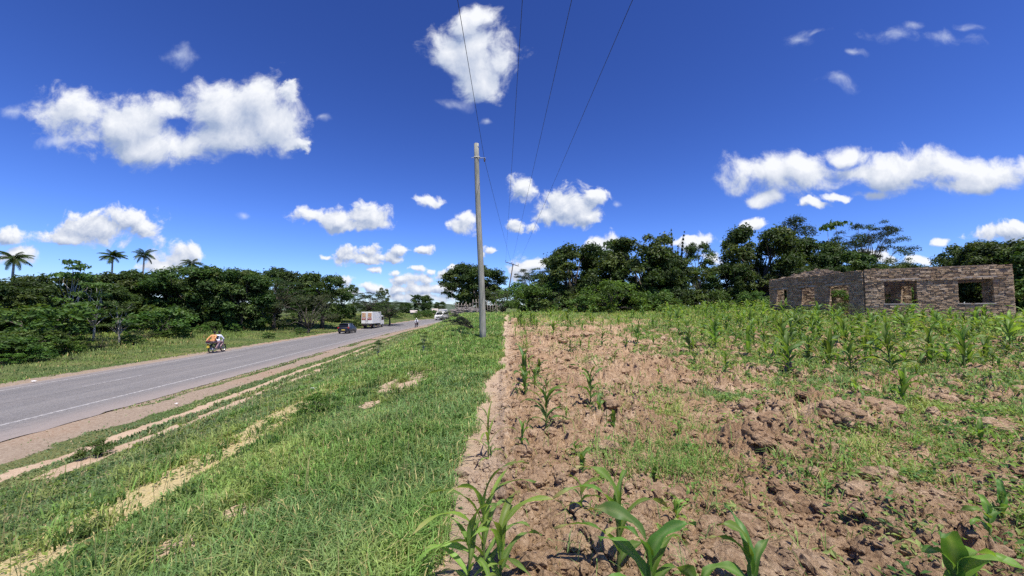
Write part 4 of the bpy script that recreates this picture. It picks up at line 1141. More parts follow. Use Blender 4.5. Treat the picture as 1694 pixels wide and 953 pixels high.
maize_px(1120, 728, 702, 5, 0.04, 207, 'pale green seedling beside the soil mound right of centre', YG * 0.9, 0.4)
maize_px(1490, 676, 606, 9, 0.085, 208, 'largest maize plant on the mound at the right with upright leaves', MC * 0.8, 0.5, False, 1.1)
maize_px(1412, 662, 628, 7, 0.055, 209, 'yellowish maize plant left of the largest right plant', YG * 0.9, 0.2)
maize_px(1378, 680, 652, 5, 0.045, 210, 'small maize plant rooted on the dark overhanging clod', YG, 0.8)
maize_px(1425, 690, 664, 5, 0.045, 211, 'small plant rooted on top of the large dark clod', MC, 0.3)
maize_px(1480, 690, 668, 6, 0.045, 212, 'low arching plant at the foot of the largest right plant', YG * 0.9, 1.2)
maize_px(1250, 700, 676, 5, 0.045, 213, 'seedling at the left of the dark overhanging clod', YG * 0.9, 1.2)
maize_px(1615, 745, 708, 9, 0.045, 214, 'weedy broad leaved plant near the right edge', MC, 1.2)
maize_px(1537, 612, 548, 9, 0.09, 215, 'big dark maize plant in the right rows before the ruin', MC * 0.75, 0.3, False, 1.1)
maize_px(1592, 618, 548, 9, 0.09, 216, 'big maize plant with long glossy leaves pointing right', MC * 0.8, 0.1, False, 1.1)
maize_px(1430, 612, 555, 9, 0.075, 217, 'tall maize plant left of the two big dark ones', MC * 0.8, 0.7, False, 1.15)
maize_px(1465, 580, 532, 9, 0.08, 218, 'dark maize plant in the middle of the right rows', MC * 0.75, 0.9, False, 1.1)
maize_px(1308, 580, 530, 8, 0.07, 219, 'tall slim maize plant left of the dense rows', MC * 0.75, 0.2, False, 1.2)
maize_px(1345, 572, 535, 8, 0.07, 220, 'spreading maize plant beside the tall slim one', MC * 0.85, 1.0)
maize_px(1240, 545, 516, 8, 0.06, 221, 'dark upright maize plant left before the ruin', MC * 0.6, 1.0, False, 1.2)
maize_px(1056, 556, 526, 8, 0.06, 222, 'dark upright maize plant alone in the far middle of the field', MC * 0.65, 0.6, False, 1.2)
maize_px(960, 582, 560, 8, 0.05, 223, 'leafy maize plant in the sparse far rows left', MC * 0.8, 0.6)
maize_px(1080, 578, 552, 6, 0.05, 224, 'slim maize plant in the sparse far rows centre', MC * 0.75, 0.6)
maize_px(866, 580, 560, 8, 0.05, 225, 'leafy maize plant near the far end of the dry strip', YG * 0.9, 0.6)
maize_px(1088, 622, 602, 5, 0.04, 226, 'pale seedling in the bare middle of the field', YG, 0.4)
maize_px(1045, 642, 620, 4, 0.04, 227, 'curled pale seedling right of the drooping leaf plant', YG, 0.4, True, 1.1)
maize_px(875, 620, 598, 5, 0.04, 228, 'seedling at the left edge of the bare soil', YG, 0.4)
# repeats: rows in front of the ruin and at the far end of the field
PROT = [maize_mesh(0.75, 9, 0.092, 300 + k, (MC * (0.46 + 0.14 * (k % 4)) if k % 4 else YG * 0.85)) for k in range(8)]
SPROT = [maize_mesh(0.42, 6, 0.045, 340 + k, YG * (0.75 + 0.1 * (k % 3)) if k % 2 else MC) for k in range(6)]
def rows():
    rg = random.Random(42)
    cand = []
    # planting rows 0.75 m apart, broken
    for i in range(70):
        for j in range(75):
            x = -0.2 + i * 0.75 + rg.uniform(-.16, .16); y = 5.5 + j * 0.48 + rg.uniform(-.2, .2)
            if x < float(field_edge(y)) + 0.4: continue
            dens = float(ss(x - 0.30 * y - 1.5 + 3 * (fbm(x * 0.3, y * 0.3, 600, 3) - 0.5), -0.5, 4.0)) * float(ss(y, 7.5, 11.5)) * 0.72
            dens = max(dens, 0.22 * float(ss(y, 9, 15)), 0.55 * float(ss(y, 19, 27)))
            if y > 38 or x > 0.97 * 1.33 * y + 1: continue
            # keep out of the ruin
            a = (x - 21.9) * 0.86 + (y - 24) * -0.51; b = (x - 21.9) * 0.51 + (y - 24) * 0.86
            if a > -0.9 and b > -0.7: continue
            if rg.random() < dens: cand.append((math.hypot(x, y), x, y, dens))
    for k in range(26):       # a thin row of seedlings along the dry strip
        y = 4.6 + k * 0.95 + rg.uniform(-.3, .3); x = float(field_edge(y)) + rg.uniform(0.55, 1.15)
        cand.append((math.hypot(x, y), x, y, 0.3))
    cand.sort()
    lab1 = ('young maize plant in the crowded green rows in front of the ruined building', 'maize rows before the ruin')
    lab2 = ('small maize plant in the thin broken rows across the middle of the ploughed field', 'thin maize rows in the field')
    rest = []
    for k, (r, x, y, dn) in enumerate(cand):
        big = x > 0.30 * y + 2.2
        size = rg.choice([0.4, 0.5, 0.65, 0.85, 1.1, 1.45]) * rg.uniform(0.85, 1.15) * (0.86 if big else 0.75)
        me = rg.choice(PROT) if (big or rg.random() < 0.35) else rg.choice(SPROT)
        z = float(height(x, y))
        if k < 290:
            o = link('maize_plant', me, None, (x, y, z), (rg.uniform(-.08, .08), rg.uniform(-.08, .08), rg.random() * 6.28)); o.scale = (size,) * 3
            lab, grp = lab1 if big else lab2
            set_props(o, lab, 'maize plant', grp)
        else: rest.append((x, y, z, size, me, rg.random() * 6.28))
    V = []; Q = []; C = []; n = 0
    cache = {}
    for (x, y, z, s, me, a) in rest[:1500]:
        if me.name not in cache:
            v = np.empty(len(me.vertices) * 3, np.float32); me.vertices.foreach_get('co', v)
            c = np.empty(len(me.vertices) * 4, np.float32); me.color_attributes['Col'].data.foreach_get('color', c)
            q = np.empty(len(me.polygons) * 4, np.int32); me.loops.foreach_get('vertex_index', q)
            cache[me.name] = (v.reshape(-1, 3), q.reshape(-1, 4), c.reshape(-1, 4))
        v, q, c = cache[me.name]
        ca, sa = math.cos(a), math.sin(a)
        V.append(np.stack([(v[:, 0] * ca - v[:, 1] * sa) * s + x, (v[:, 0] * sa + v[:, 1] * ca) * s + y, v[:, 2] * s + z], 1)); Q.append(q + n); C.append(c); n += len(v)
    if V:
        o = link('maize_crop', np_mesh('maize_crop', np.vstack(V), np.vstack(Q), None, np.vstack(C), True, MAIZE))
        set_props(o, 'mass of far green maize at the back of the field', 'maize', kind='stuff')
    print('MAIZE', len(cand))
rows()
# ================================================================== RUINED HOUSE
def stone_mat():
    m, nt, b = new_mat('coral stone blocks')
    pos = nt.n('ShaderNodeNewGeometry').outputs['Position']
    isl = nt.n('ShaderNodeNewGeometry').outputs['Random Per Island']
    c = nt.ramp(isl, [(0.0, (0.27, 0.185, 0.108)), (0.3, (0.345, 0.245, 0.148)), (0.6, (0.405, 0.295, 0.182)), (0.85, (0.47, 0.35, 0.225)), (1.0, (0.56, 0.44, 0.30))])
    st = nt.noise(pos, 1.1, 5, 0.65).outputs[0]
    c = nt.mix(nt.ramp(st, [(0.45, (0, 0, 0)), (0.72, (0.5, 0.5, 0.5))]), c, c4((0.17, 0.13, 0.10)))
    fn = nt.noise(pos, 26, 6, 0.7).outputs[0]
    c = nt.mix(nt.ramp(fn, [(0.35, (0.5, 0.5, 0.5)), (0.58, (0, 0, 0))]), c, c4((0.14, 0.10, 0.075)))
    nt.put(b.inputs['Base Color'], c); b.inputs['Roughness'].default_value = 0.95; b.inputs['Specular IOR Level'].default_value = 0.15
    bp = nt.n('ShaderNodeBump', ins={'Strength': 0.8, 'Height': fn}); bp.inputs['Distance'].default_value = 0.03
    nt.put(b.inputs['Normal'], bp.outputs[0])
    return m
STONE = stone_mat(); MORTAR = simple('old mortar', (0.16, 0.125, 0.10), 0.95, 0.35, 5, bump=0.6, bscale=30)
CONC = simple('weathered concrete', (0.30, 0.27, 0.235), 0.9, 0.3, 4, bump=0.4, bscale=30)
def block_wall(parent, name, p0, p1, z0, top, openings=(), thick=0.20, course=0.112, seed=1, ledge=None):
    rg = random.Random(seed)
    p0 = Vector((*p0, 0)); p1 = Vector((*p1, 0)); d = (p1 - p0); L = d.length; d /= L
    nrm = Vector((-d.y, d.x, 0))
    rz = math.atan2(d.y, d.x)
    mb = MB(); core = MB()
    n = int(8 / course)
    for i in range(n):
        za = z0 + i * course; zb = za + course; zc = (za + zb) / 2
        ivs = [(0.0, L)]
        for (s0, s1, a, b) in openings:
            if a < zc < b:
                new = []
                for (q0, q1) in ivs:
                    if s1 <= q0 or s0 >= q1: new.append((q0, q1)); continue
                    if s0 > q0: new.append((q0, s0))
                    if s1 < q1: new.append((s1, q1))
                ivs = new
        for (q0, q1) in ivs:
            s = q0 - (rg.random() * 0.12 if q0 == 0 else 0); first = True
            seg0 = None; seg1 = None
            while s < q1 - 0.03:
                l = rg.uniform(0.13, 0.28); e = min(s + l, q1)
                if q1 - e < 0.10: e = q1
                a = max(s, q0)
                mid = (a + e) / 2
                tp = top(mid) + rg.uniform(-0.02, 0.02)
                if za < tp - 0.03:
                    c = p0 + d * mid; hb = min(course, tp - za)
                    out = rg.uniform(-0.016, 0.026) + (0.05 if ledge and ledge[0] < zc < ledge[1] else 0)
                    mb.box((c.x, c.y, za + hb / 2), (e - a - 0.012, thick + 2 * out, hb - 0.012 + rg.uniform(-0.012, 0.012)), rz, jit=0.017)
                    if hb > course - 0.001: seg0 = a if seg0 is None else seg0; seg1 = e
                elif seg0 is not None:
                    c = p0 + d * ((seg0 + seg1) / 2); core.box((c.x, c.y, zc), (seg1 - seg0 - 0.05, thick - 0.05, course + 0.001 * (i % 2)), rz); seg0 = None
                s = e
            if seg0 is not None and seg1 - seg0 > 0.08:
                c = p0 + d * ((seg0 + seg1) / 2); core.box((c.x, c.y, zc), (seg1 - seg0 - 0.05, thick - 0.05, course + 0.001 * (i % 2)), rz)
    w = mb.build(name, STONE, parent, fix=False)
    core.build('mortar_core', MORTAR, w, fix=False)
    return w, d, rz
def ruin():
    z0 = 0.78
    C0 = (21.9, 24.0); C1 = (27.1, 20.9); C2 = (21.0, 31.4); C3 = (26.2, 28.3)
    e = empty('ruined_house', (0, 0, 0), 0, 'roofless ruined house of rough grey brown stone blocks with empty window holes behind the maize', 'ruined house')
    def ragged(zt, amp, sd, slope=0.0):
        return lambda s: zt + amp * (float(fbm(np.array([s * 1.3]), np.array([sd * 1.0]), 700 + sd, 3)[0]) - 0.5) * 2 + slope * s
    walls = []
    zt = 4.12
    sill = 2.03; head = 3.38
    wf, d, rz = block_wall(e, 'wall', C0, C1, z0, ragged(zt, 0.10, 1), [(0.89, 2.31, sill, head), (3.99, 5.32, sill, head)], seed=1, ledge=(3.40, 3.52))
    def bar(par, nm, pA, dirr, rz_, s0, s1, zc, hh, th, mat_=None):
        mb = MB(); c = (pA[0] + dirr.x * (s0 + s1) / 2, pA[1] + dirr.y * (s0 + s1) / 2, zc)
        mb.box(c, (s1 - s0, th, hh), rz_, jit=0.006); mb.build(nm, mat_ or CONC, par, bevel=0.012)
    for (s0, s1) in ((0.89, 2.31), (3.99, 5.32)):
        bar(wf, 'sill', C0, d, rz, s0 - 0.06, s1 + 0.06, sill - 0.045, 0.07, 0.27)
        bar(wf, 'lintel', C0, d, rz, s0 - 0.18, s1 + 0.18, head + 0.06, 0.13, 0.245)
    wl, d2, rz2 = block_wall(e, 'wall', C0, C2, z0, ragged(4.10, 0.05, 2), [(0.91, 2.32, z0, 3.30), (3.40, 4.54, sill, 3.28), (5.74, 6.85, sill, 3.25)], seed=2, ledge=(3.42, 3.6))
    for (s0, s1) in ((3.40, 4.54), (5.74, 6.85)):
        bar(wl, 'sill', C0, d2, rz2, s0 - 0.06, s1 + 0.06, sill - 0.045, 0.07, 0.27)
    for (s0, s1, h) in ((0.91, 2.32, 3.30), (3.40, 4.54, 3.28), (5.74, 6.85, 3.25)):
        bar(wl, 'lintel', C0, d2, rz2, s0 - 0.18, s1 + 0.18, h + 0.06, 0.13, 0.245)
    LB = math.hypot(C3[0] - C2[0], C3[1] - C2[1])
    gable = lambda s: 4.08 + 0.78 * max(0, 1 - abs(s - LB * 0.52) / (LB * 0.5)) + 0.05 * math.sin(s * 9)
    block_wall(e, 'wall', C2, C3, z0, gable, [(0.9, 1.7, sill, 3.2), (4.0, 4.8, sill, 3.2)], seed=3)
    block_wall(e, 'wall', C1, C3, z0, ragged(4.08, 0.1, 4), [(1.2, 2.5, sill, 3.3), (4.6, 5.9, sill, 3.3)], seed=4)
    # inner partitions
    def lerp(a, b, t): return (a[0] + (b[0] - a[0]) * t, a[1] + (b[1] - a[1]) * t)
    block_wall(e, 'wall', lerp(C0, C2, 0.46), lerp(C1, C3, 0.46), z0, ragged(3.9, 0.15, 5), [(0.35, 0.75, 2.3, 3.0), (4.9, 5.25, z0, 3.1)], seed=5)
    block_wall(e, 'wall', lerp(C0, C1, 0.58), lerp(lerp(C0, C2, 0.46), lerp(C1, C3, 0.46), 0.58), z0, ragged(3.95, 0.12, 6), [(1.4, 2.3, z0, 3.1)], seed=6)
ruin()

# ================================================================== POLES AND WIRES
def wood_pole_mat():
    m, nt, b = new_mat('weathered pole wood')
    tc = nt.n('ShaderNodeTexCoord').outputs['Object']
    st = nt.vmath('MULTIPLY', tc, (1, 1, 0.06))
    g = nt.noise(st, 22, 6, 0.7).outputs[0]; bl = nt.noise(tc, 2.2, 5, 0.65).outputs[0]
    c = nt.ramp(g, [(0.3, (0.14, 0.135, 0.105)), (0.5, (0.27, 0.26, 0.21)), (0.72, (0.42, 0.40, 0.33))])
    c = nt.mix(nt.ramp(bl, [(0.45, (0, 0, 0)), (0.65, (0.6, 0.6, 0.6))]), c, c4((0.20, 0.215, 0.155)))
    nt.put(b.inputs['Base Color'], c); b.inputs['Roughness'].default_value = 0.9
    bp = nt.n('ShaderNodeBump', ins={'Strength': 0.6, 'Height': g}); bp.inputs['Distance'].default_value = 0.02
    nt.put(b.inputs['Normal'], bp.outputs[0])
    return m
POLE = wood_pole_mat(); GALV = simple('galvanised steel', (0.42, 0.43, 0.44), 0.45, 0.2, 8, metal=0.8)
PORC = simple('brown porcelain', (0.07, 0.035, 0.025), 0.25, 0.2, 8); WIRE = simple('dark wire', (0.03, 0.03, 0.032), 0.5, 0.2, 3, metal=0.3)
DARKW = simple('dark old wood', (0.10, 0.085, 0.07), 0.9, 0.3, 5, bump=0.4)
def near_pole():
    x, y, z = ground_at(799, 560)
    top = at_depth(788.5, 238, y)
    e = empty('utility_pole', (x, y, z - 0.4), 0, 'tall weathered grey wooden utility pole standing in the verge grass', 'utility pole')
    d = np.array([top[0] - x, 0, top[2] - z + 0.4])
    mb = MB(); pts = [d * (k / 12) + np.array([0.03 * math.sin(k * .5), 0.02 * math.sin(k * .9), 0]) for k in range(13)]
    mb.tube(pts, [0.155 - 0.045 * k / 12 for k in range(13)], 16)
    mb.build('shaft', POLE, e, smooth=True)
    k = 1 - 0.024 / 0.32 * 1.0
    h = d * 0.93
    mb = MB(); mb.tube([h + np.array([-0.14, -0.135, 0]), h + np.array([0.14, -0.135, 0])], 0.014, 6)
    for s in (-1, 1): mb.tube([h + np.array([0.125 * s, -0.14, 0]), h + np.array([0.125 * s, 0.14, 0])], 0.014, 6)
    mb.box(h + np.array([0.25, 0, -0.01]), (0.32, 0.045, 0.03)); mb.box(h + np.array([-0.19, 0, 0.0]), (0.16, 0.04, 0.028))
    mb.build('bracket', GALV, e)
    ip = h + np.array([0.36, 0, -0.13])
    mb = MB(); mb.tube([ip + [0, 0, 0.12], ip + [0, 0, -0.02]], 0.012, 6)
    for q in range(3): mb.ellipsoid(ip + np.array([0, 0, 0.05 - 0.05 * q]), (0.055 - 0.008 * q, 0.055 - 0.008 * q, 0.025), 10, 6)
    mb.build('insulator', PORC, e, smooth=True)
    mb = MB(); b0 = d * 0.985; mb.tube([b0 + np.array([0, 0, -0.05]), b0 + np.array([0, 0, 0.0])], 0.122, 16); mb.build('pole_band', GALV, e)
    return np.array([x, y, z - 0.4]) + ip
INS = near_pole()
def far_pole():
    Y = 72.0
    t = at_depth(849.0, 436, Y); b = at_depth(841.5, 485, Y); zb = float(height(b[0], b[2] * 0 + Y))
    foot = np.array([b[0] - (t[0] - b[0]) * 0.9, Y, zb - 0.3])
    e = empty('utility_pole', tuple(foot), 0, 'far dark power pole with a tilted crossarm above the bushes', 'utility pole')
    mb = MB(); mb.tube([(0, 0, 0), tuple(t - foot)], [0.15, 0.10], 10); mb.build('shaft', DARKW, e, smooth=True)
    a0 = at_depth(836, 433.5, Y) - foot; a1 = at_depth(858, 440.5, Y) - foot
    mb = MB(); mb.tube([a0 + [0, -0.13, 0], a1 + [0, -0.13, 0]], 0.075, 6); mb.build('crossarm', DARKW, e)
    ends = []
    for k, f in enumerate((0.03, 0.50, 0.97)):
        p = a0 + (a1 - a0) * f + np.array([0, -0.13, 0.05])
        mb = MB(); mb.tube([p, p + [0, 0, 0.16]], 0.02, 6); mb.ellipsoid(p + np.array([0, 0, 0.2]), (0.07, 0.07, 0.09), 8, 6); mb.build('insulator', PORC, e, smooth=True)
        ends.append(foot + p + np.array([0, 0, 0.26]))
    low = foot + (t - foot) * 0.93
    return ends, low
ENDS, LOWP = far_pole()
def span(p, q, sag, label, r=0.0085):
    p = np.asarray(p, float); q = np.asarray(q, float)
    pts = [p + (q - p) * (k / 40.0) - np.array([0, 0, 4 * sag * (k / 40) * (1 - k / 40)]) for k in range(41)]
    mb = MB(); mb.tube(pts, r, 5)
    o = mb.build('power_line', WIRE, None, smooth=True)
    return set_props(o, label, 'power line', 'overhead power lines')
def through(end, px, label, Yn=9.5):
    """a straight line from the far insulator through the picture's upper edge at px, carried on behind the camera"""
    n = at_depth(px, 0, Yn)
    d = (n - end) / np.linalg.norm(n - end)
    q = n + d * 26
    span(end, q, 0.06, label)
through(ENDS[0], 864, 'power line second from the left, from the left tip of the far crossarm')
through(ENDS[1], 945, 'power line third from the left, from the middle of the far crossarm')
through(ENDS[2], 1045, 'rightmost power line, from the right tip of the far crossarm')
n_ = at_depth(757, 0, 9.0)
d_ = (n_ - INS) / np.linalg.norm(n_ - INS)
pts_ = [n_ + d_ * 20, INS, LOWP]
mb = MB()
full = [pts_[0] + (pts_[1] - pts_[0]) * (k / 30) for k in range(30)] + [pts_[1] + (pts_[2] - pts_[1]) * (k / 30) - np.array([0, 0, 4 * 0.25 * (k / 30) * (1 - k / 30)]) for k in range(31)]
mb.tube(full, 0.0085, 5)
set_props(mb.build('power_line', WIRE, None, smooth=True), 'leftmost power line, carried on the bracket of the near wooden pole', 'power line', 'overhead power lines')

# ================================================================== FENCE, BRUSHWOOD, SMALL THINGS
STICK = simple('bleached sticks', (0.24, 0.20, 0.16), 0.9, 0.35, 4, bump=0.4); STICKD = simple('grey brushwood', (0.25, 0.215, 0.185), 0.9, 0.4, 3, bump=0.4)
def fence(px0, px1, Y0, Y1, n, hgt, label, seed):
    rg = random.Random(seed)
    a = at_depth(px0, 520, Y0); b = at_depth(px1, 520, Y1)
    za = float(height(a[0], Y0))
    e = empty('stick_fence', (a[0], Y0, za), 0, label, 'stick fence', 'stick fences behind the pole')
    P = []
    for k in range(n):
        t = (k + rg.uniform(-.25, .25)) / max(1, n - 1)
        x = a[0] + (b[0] - a[0]) * t; y = Y0 + (Y1 - Y0) * t; z = float(height(x, y))
        h = hgt * rg.uniform(0.75, 1.2)
        p0 = np.array([x - a[0], y - Y0, z - za - 0.2]); p1 = p0 + np.array([rg.uniform(-.12, .12), rg.uniform(-.1, .1), h + 0.2])
        mb = MB(); mb.tube([p0, (p0 + p1) / 2 + [rg.uniform(-.04, .04), 0, 0], p1], [0.055, 0.05, 0.04], 6); mb.build('stake', STICK, e, smooth=True)
        P.append((p0, p1))
    mb = MB()
    for f in (0.45, 0.8):
        mb.tube([p0 + (p1 - p0) * (f + rg.uniform(-.06, .06)) + np.array([0, -0.05, 0]) for p0, p1 in P], 0.025, 5)
    mb.build('rail', STICK, e)
fence(754, 792, 45, 43, 10, 1.45, 'fence of bleached upright sticks behind the stacked brushwood', 1)
fence(806, 828, 44, 46, 6, 1.35, 'short fence of pale sticks under the thorn tree right of the pole', 2)
def brush_pile(px0, px1, Y, h, label, n=230, seed=3):
    rg = random.Random(seed)
    a = at_depth(px0, 520, Y); b = at_depth(px1, 520, Y - 1.5); z = min(float(height(a[0], Y)), float(height(b[0], Y - 1.5)))
    mb = MB(); L = b[0] - a[0]
    for k in range(n):
        t = rg.random(); zz = rg.random() * h * (1 - 0.25 * abs(2 * t - 1)) + 0.05
        c = np.array([a[0] + L * t, Y - 1.5 * t + rg.uniform(-0.45, 0.45), z + zz])
        l = rg.uniform(0.5, 1.6); an = rg.gauss(0, 0.28)
        d = np.array([math.cos(an), rg.gauss(0, 0.3), math.sin(an) * 0.6]) * l / 2
        mb.tube([c - d, c + d * 0.1 + [0, 0, rg.uniform(-.05, .05)], c + d], [0.035, 0.03, 0.02], 5)
    o = mb.build('brushwood_stack', STICKD, None)
    set_props(o, label, 'brushwood')
brush_pile(754, 792, 42.5, 1.0, 'long stack of grey brushwood sticks along the fence left of the pole')
# felled dark branch
def branch(px, py, label):
    x, y, z = ground_at(px, py)
    e = empty('fallen_branch', (x, y, z), 0, label, 'branch')
    rg = random.Random(8); mb = MB(); cl = []
    for k in range(9):
        a = R(150 + 12 * k + rg.uniform(-10, 10)); l = rg.uniform(0.9, 1.9); up = rg.uniform(0.1, 0.75)
        p = [np.array([0.9, 0.2, 0.05]), np.array([0.9 + math.cos(a) * l * .5, math.sin(a) * l * .5, 0.2 + up * .8]), np.array([0.9 + math.cos(a) * l, math.sin(a) * l, 0.15 + up])]
        mb.tube(p, [0.035, 0.022, 0.008], 5)
        for q in (0.5, 0.75, 1.0): cl.append((tuple(p[0] + (p[2] - p[0]) * q + np.array([0, 0, 0.15])), rg.uniform(0.14, 0.26)))
    mb.build('limb', BARK, e)
    link('foliage', crown_mesh('foliage', cl, 70, 0.09, [(0.035, 0.05, 0.028), (0.05, 0.062, 0.036), (0.06, 0.07, 0.045)], 0.3, 77, 0.6, 0.7), e)
branch(758, 547, 'dark leafy cut branch lying on the bank in front of the brushwood stack')
def small_post(px, py, h, label):
    x, y, z = ground_at(px, py)
    mb = MB(); mb.tube([(0, 0, -0.1), (0.02, 0, h * 0.5), (0.0, 0.01, h)], [0.07, 0.065, 0.06], 8)
    set_props(mb.build('post', STICK, None, smooth=True, loc=(x, y, z)), label, 'post')
small_post(197, 571, 0.75, 'short pale post stump at the foot of the wood left of the motorcycle')
WHITE_P = simple('white litter', (0.75, 0.74, 0.70), 0.7, 0.1, 8)
def litter(px, py, s, label, seed):
    x, y, z = ground_at(px, py); rg = random.Random(seed)
    mb = MB(); V = []; F = []
    for i in range(4):
        for j in range(4): V.append(((i / 3 - .5) * s, (j / 3 - .5) * s * 0.8, 0.03 + 0.22 * s * rg.random()))
    for i in range(3):
        for j in range(3): F.append((i * 4 + j, i * 4 + 4 + j, i * 4 + 5 + j, i * 4 + 1 + j))
    mb.add(V, F); o = mb.build('litter', WHITE_P, None, loc=(x, y, z + 0.05))
    m = o.modifiers.new('thick', 'SOLIDIFY'); m.thickness = 0.008
    set_props(o, label, 'litter')
litter(56, 631, 0.16, 'white scrap of litter in the grass across the road at the left', 1)
litter(519, 646, 0.13, 'white scrap of litter on the bank above the shrub', 2)
litter(292, 671, 0.09, 'small white scrap of litter on the gravel beside the road', 3)
def clod(px, py, w, h, label, seed):
    """a broken heap of earth: a core with many rough lumps on it"""
    x, y, z = ground_at(px, py); rg = np.random.default_rng(seed)
    bm = bmesh.new(); bmesh.ops.create_icosphere(bm, subdivisions=3, radius=1.0)
    V0 = np.array([v.co[:] for v in bm.verts]); F0 = np.array([[v.index for v in f.verts] for f in bm.faces]); bm.free()
    V = []; T = []; n = 0
    def lump(c, r):
        nonlocal n
        o = rg.random(3) * 60
        k = 0.55 + 0.55 * fbm(V0[:, 0] * 1.5 + o[0], V0[:, 1] * 1.5 + o[1], 811, 4, 0.6) + 0.45 * fbm(V0[:, 1] * 2 + o[2], V0[:, 2] * 2 + o[0], 812, 4, 0.6) + 0.12 * (rg.random(len(V0)) - 0.5)
        V.append(V0 * k[:, None] * np.array(r) + np.array(c)); T.append(F0 + n); n += len(V0)
    lump((0, 0, h * 0.18), (w * 0.36, w * 0.28, h * 0.42))
    for q in range(34):
        a = rg.random() * 2 * PI; rr = rg.random() ** 0.6
        px_, py_ = math.cos(a) * rr * w * 0.46, math.sin(a) * rr * w * 0.36
        zz = h * 0.62 * (1 - rr ** 2) * rg.uniform(0.5, 1.1)
        s_ = w * rg.uniform(0.05, 0.13)
        lump((px_, py_, zz), (s_ * rg.uniform(.8, 1.5), s_ * rg.uniform(.8, 1.3), s_ * rg.uniform(.6, 1.0)))
    o = link('soil_clod', np_mesh('clod', np.vstack(V), None, np.vstack(T), None, False, bpy.data.materials['ploughed soil']), None, (x, y, z - h * 0.08), (0, 0, seed * 1.3))
    set_props(o, label, 'soil clod', 'big clods of earth')
clod(851, 536, 0.95, 0.55, 'big brown clod of earth at the far corner where grass and field meet', 1)
clod(1490, 634, 0.42, 0.28, 'round dark clod behind the largest maize plant on the right', 2)
clod(1306, 622, 0.26, 0.34, 'small pointed clod standing in the weeds right of centre', 3)
clod(1262, 632, 0.32, 0.30, 'dark lump of earth left of the small pointed clod', 4)
clod(1285, 681, 0.36, 0.26, 'smooth tilted slab of earth left of the dark overhanging clod', 5)
clod(1385, 712, 0.80, 0.30, 'large dark overhanging clod with small plants on it at the right', 6)
clod(1452, 708, 0.60, 0.24, 'broad lump of earth joined to the right of the dark overhanging clod', 7)
clod(1560, 680, 0.50, 0.22, 'long grey brown clod behind the weeds at the right', 8)
clod(1640, 722, 0.60, 0.20, 'low reddish clod near the right picture edge', 9)
clod(1300, 775, 0.42, 0.16, 'rough clod left of the weedy patch in the lower right', 10)
clod(1250, 765, 0.40, 0.22, 'rounded clod left of the rough lower right clod', 11)
clod(880, 810, 0.30, 0.14, 'dark crumbly clod beside the dry strip in front', 12)
# far hut roofs by the bend
def hut(px, py, Y, w, h, label):
    p = at_depth(px, py, Y); z = p[2]
    e = empty('hut', (p[0], Y, z), R(25), label, 'hut', 'far huts by the road')
    mb = MB(); mb.box((0, 0, h * 0.3), (w, w * 0.7, h * 0.6 + 1.2)); mb.build('wall', simple('mud wall', (0.30, 0.23, 0.17), 0.95) if 'mud wall' not in bpy.data.materials else bpy.data.materials['mud wall'], e)
    mb = MB(); mb.prism([(-w * 0.5, h * 0.6 + .6), (w * 0.5, h * 0.6 + .6), (0, h + .75)], -w * 0.62, w * 0.62); mb.build('roof', simple('pale thatch', (0.42, 0.36, 0.31), 0.95, 0.3, 3, bump=0.5) if 'pale thatch' not in bpy.data.materials else bpy.data.materials['pale thatch'], e)
hut(684, 525, 128, 1.9, 1.6, 'far small hut with a pale roof beside the road right of the truck')
hut(719, 524, 140, 1.9, 2.2, 'far pale gabled hut left behind the white van')
# ================================================================== VEHICLES
def paint(name, col, rough=0.35, coat=0.5, dirt=0.25):
    m, nt, b = new_mat(name)
    tc = nt.n('ShaderNodeTexCoord').outputs['Object']
    k = nt.noise(tc, 2.5, 5, 0.65).outputs[0]
    z = nt.n('ShaderNodeSeparateXYZ', ins={0: tc}).outputs[2]
    d = nt.math('MULTIPLY', nt.ramp(nt.math('ADD', nt.math('MULTIPLY', k, 0.8), nt.math('MULTIPLY', z, -0.25)), [(0.1, (0, 0, 0)), (0.5, (1, 1, 1))]), dirt)
    nt.put(b.inputs['Base Color'], nt.mix(d, c4(col), c4((0.30, 0.24, 0.19))))
    nt.put(b.inputs['Roughness'], nt.math('ADD', nt.math('MULTIPLY', d, 0.6), rough)); b.inputs['Coat Weight'].default_value = coat; b.inputs['Coat Roughness'].default_value = 0.1
    return m
BLACKP = paint('black car paint', (0.006, 0.006, 0.010), 0.42, 0.15, 0.04); WHITEP = paint('white vehicle paint', (0.80, 0.78, 0.70), 0.4, 0.4, 0.12); REDP = paint('dark red bike paint', (0.10, 0.012, 0.012), 0.35, 0.6, 0.1)
GLASS = simple('dark vehicle glass', (0.008, 0.009, 0.011), 0.12, 0.1, 3, spec=0.35); RUBBER = simple('tyre rubber', (0.022, 0.021, 0.02), 0.9, 0.3, 8)
RIM = simple('alloy rim', (0.32, 0.32, 0.33), 0.35, 0.1, 5, metal=0.8); STEEL = simple('dark chassis steel', (0.05, 0.045, 0.042), 0.7, 0.4, 5); CHROME = simple('worn chrome', (0.55, 0.55, 0.55), 0.25, 0.1, 6, metal=1.0)
REDL = simple('red lamp lens', (0.45, 0.02, 0.02), 0.2, 0.1, 4, coat=0.4); YELPL = simple('yellow plate', (0.75, 0.55, 0.06), 0.5, 0.05, 4); CLEARL = simple('headlamp lens', (0.6, 0.62, 0.62), 0.15, 0.1, 4, coat=0.5)
WHITEPL = simple('white plate', (0.75, 0.75, 0.72), 0.5, 0.05, 4); BLKPL = simple('black plastic', (0.025, 0.025, 0.026), 0.6, 0.2, 8)
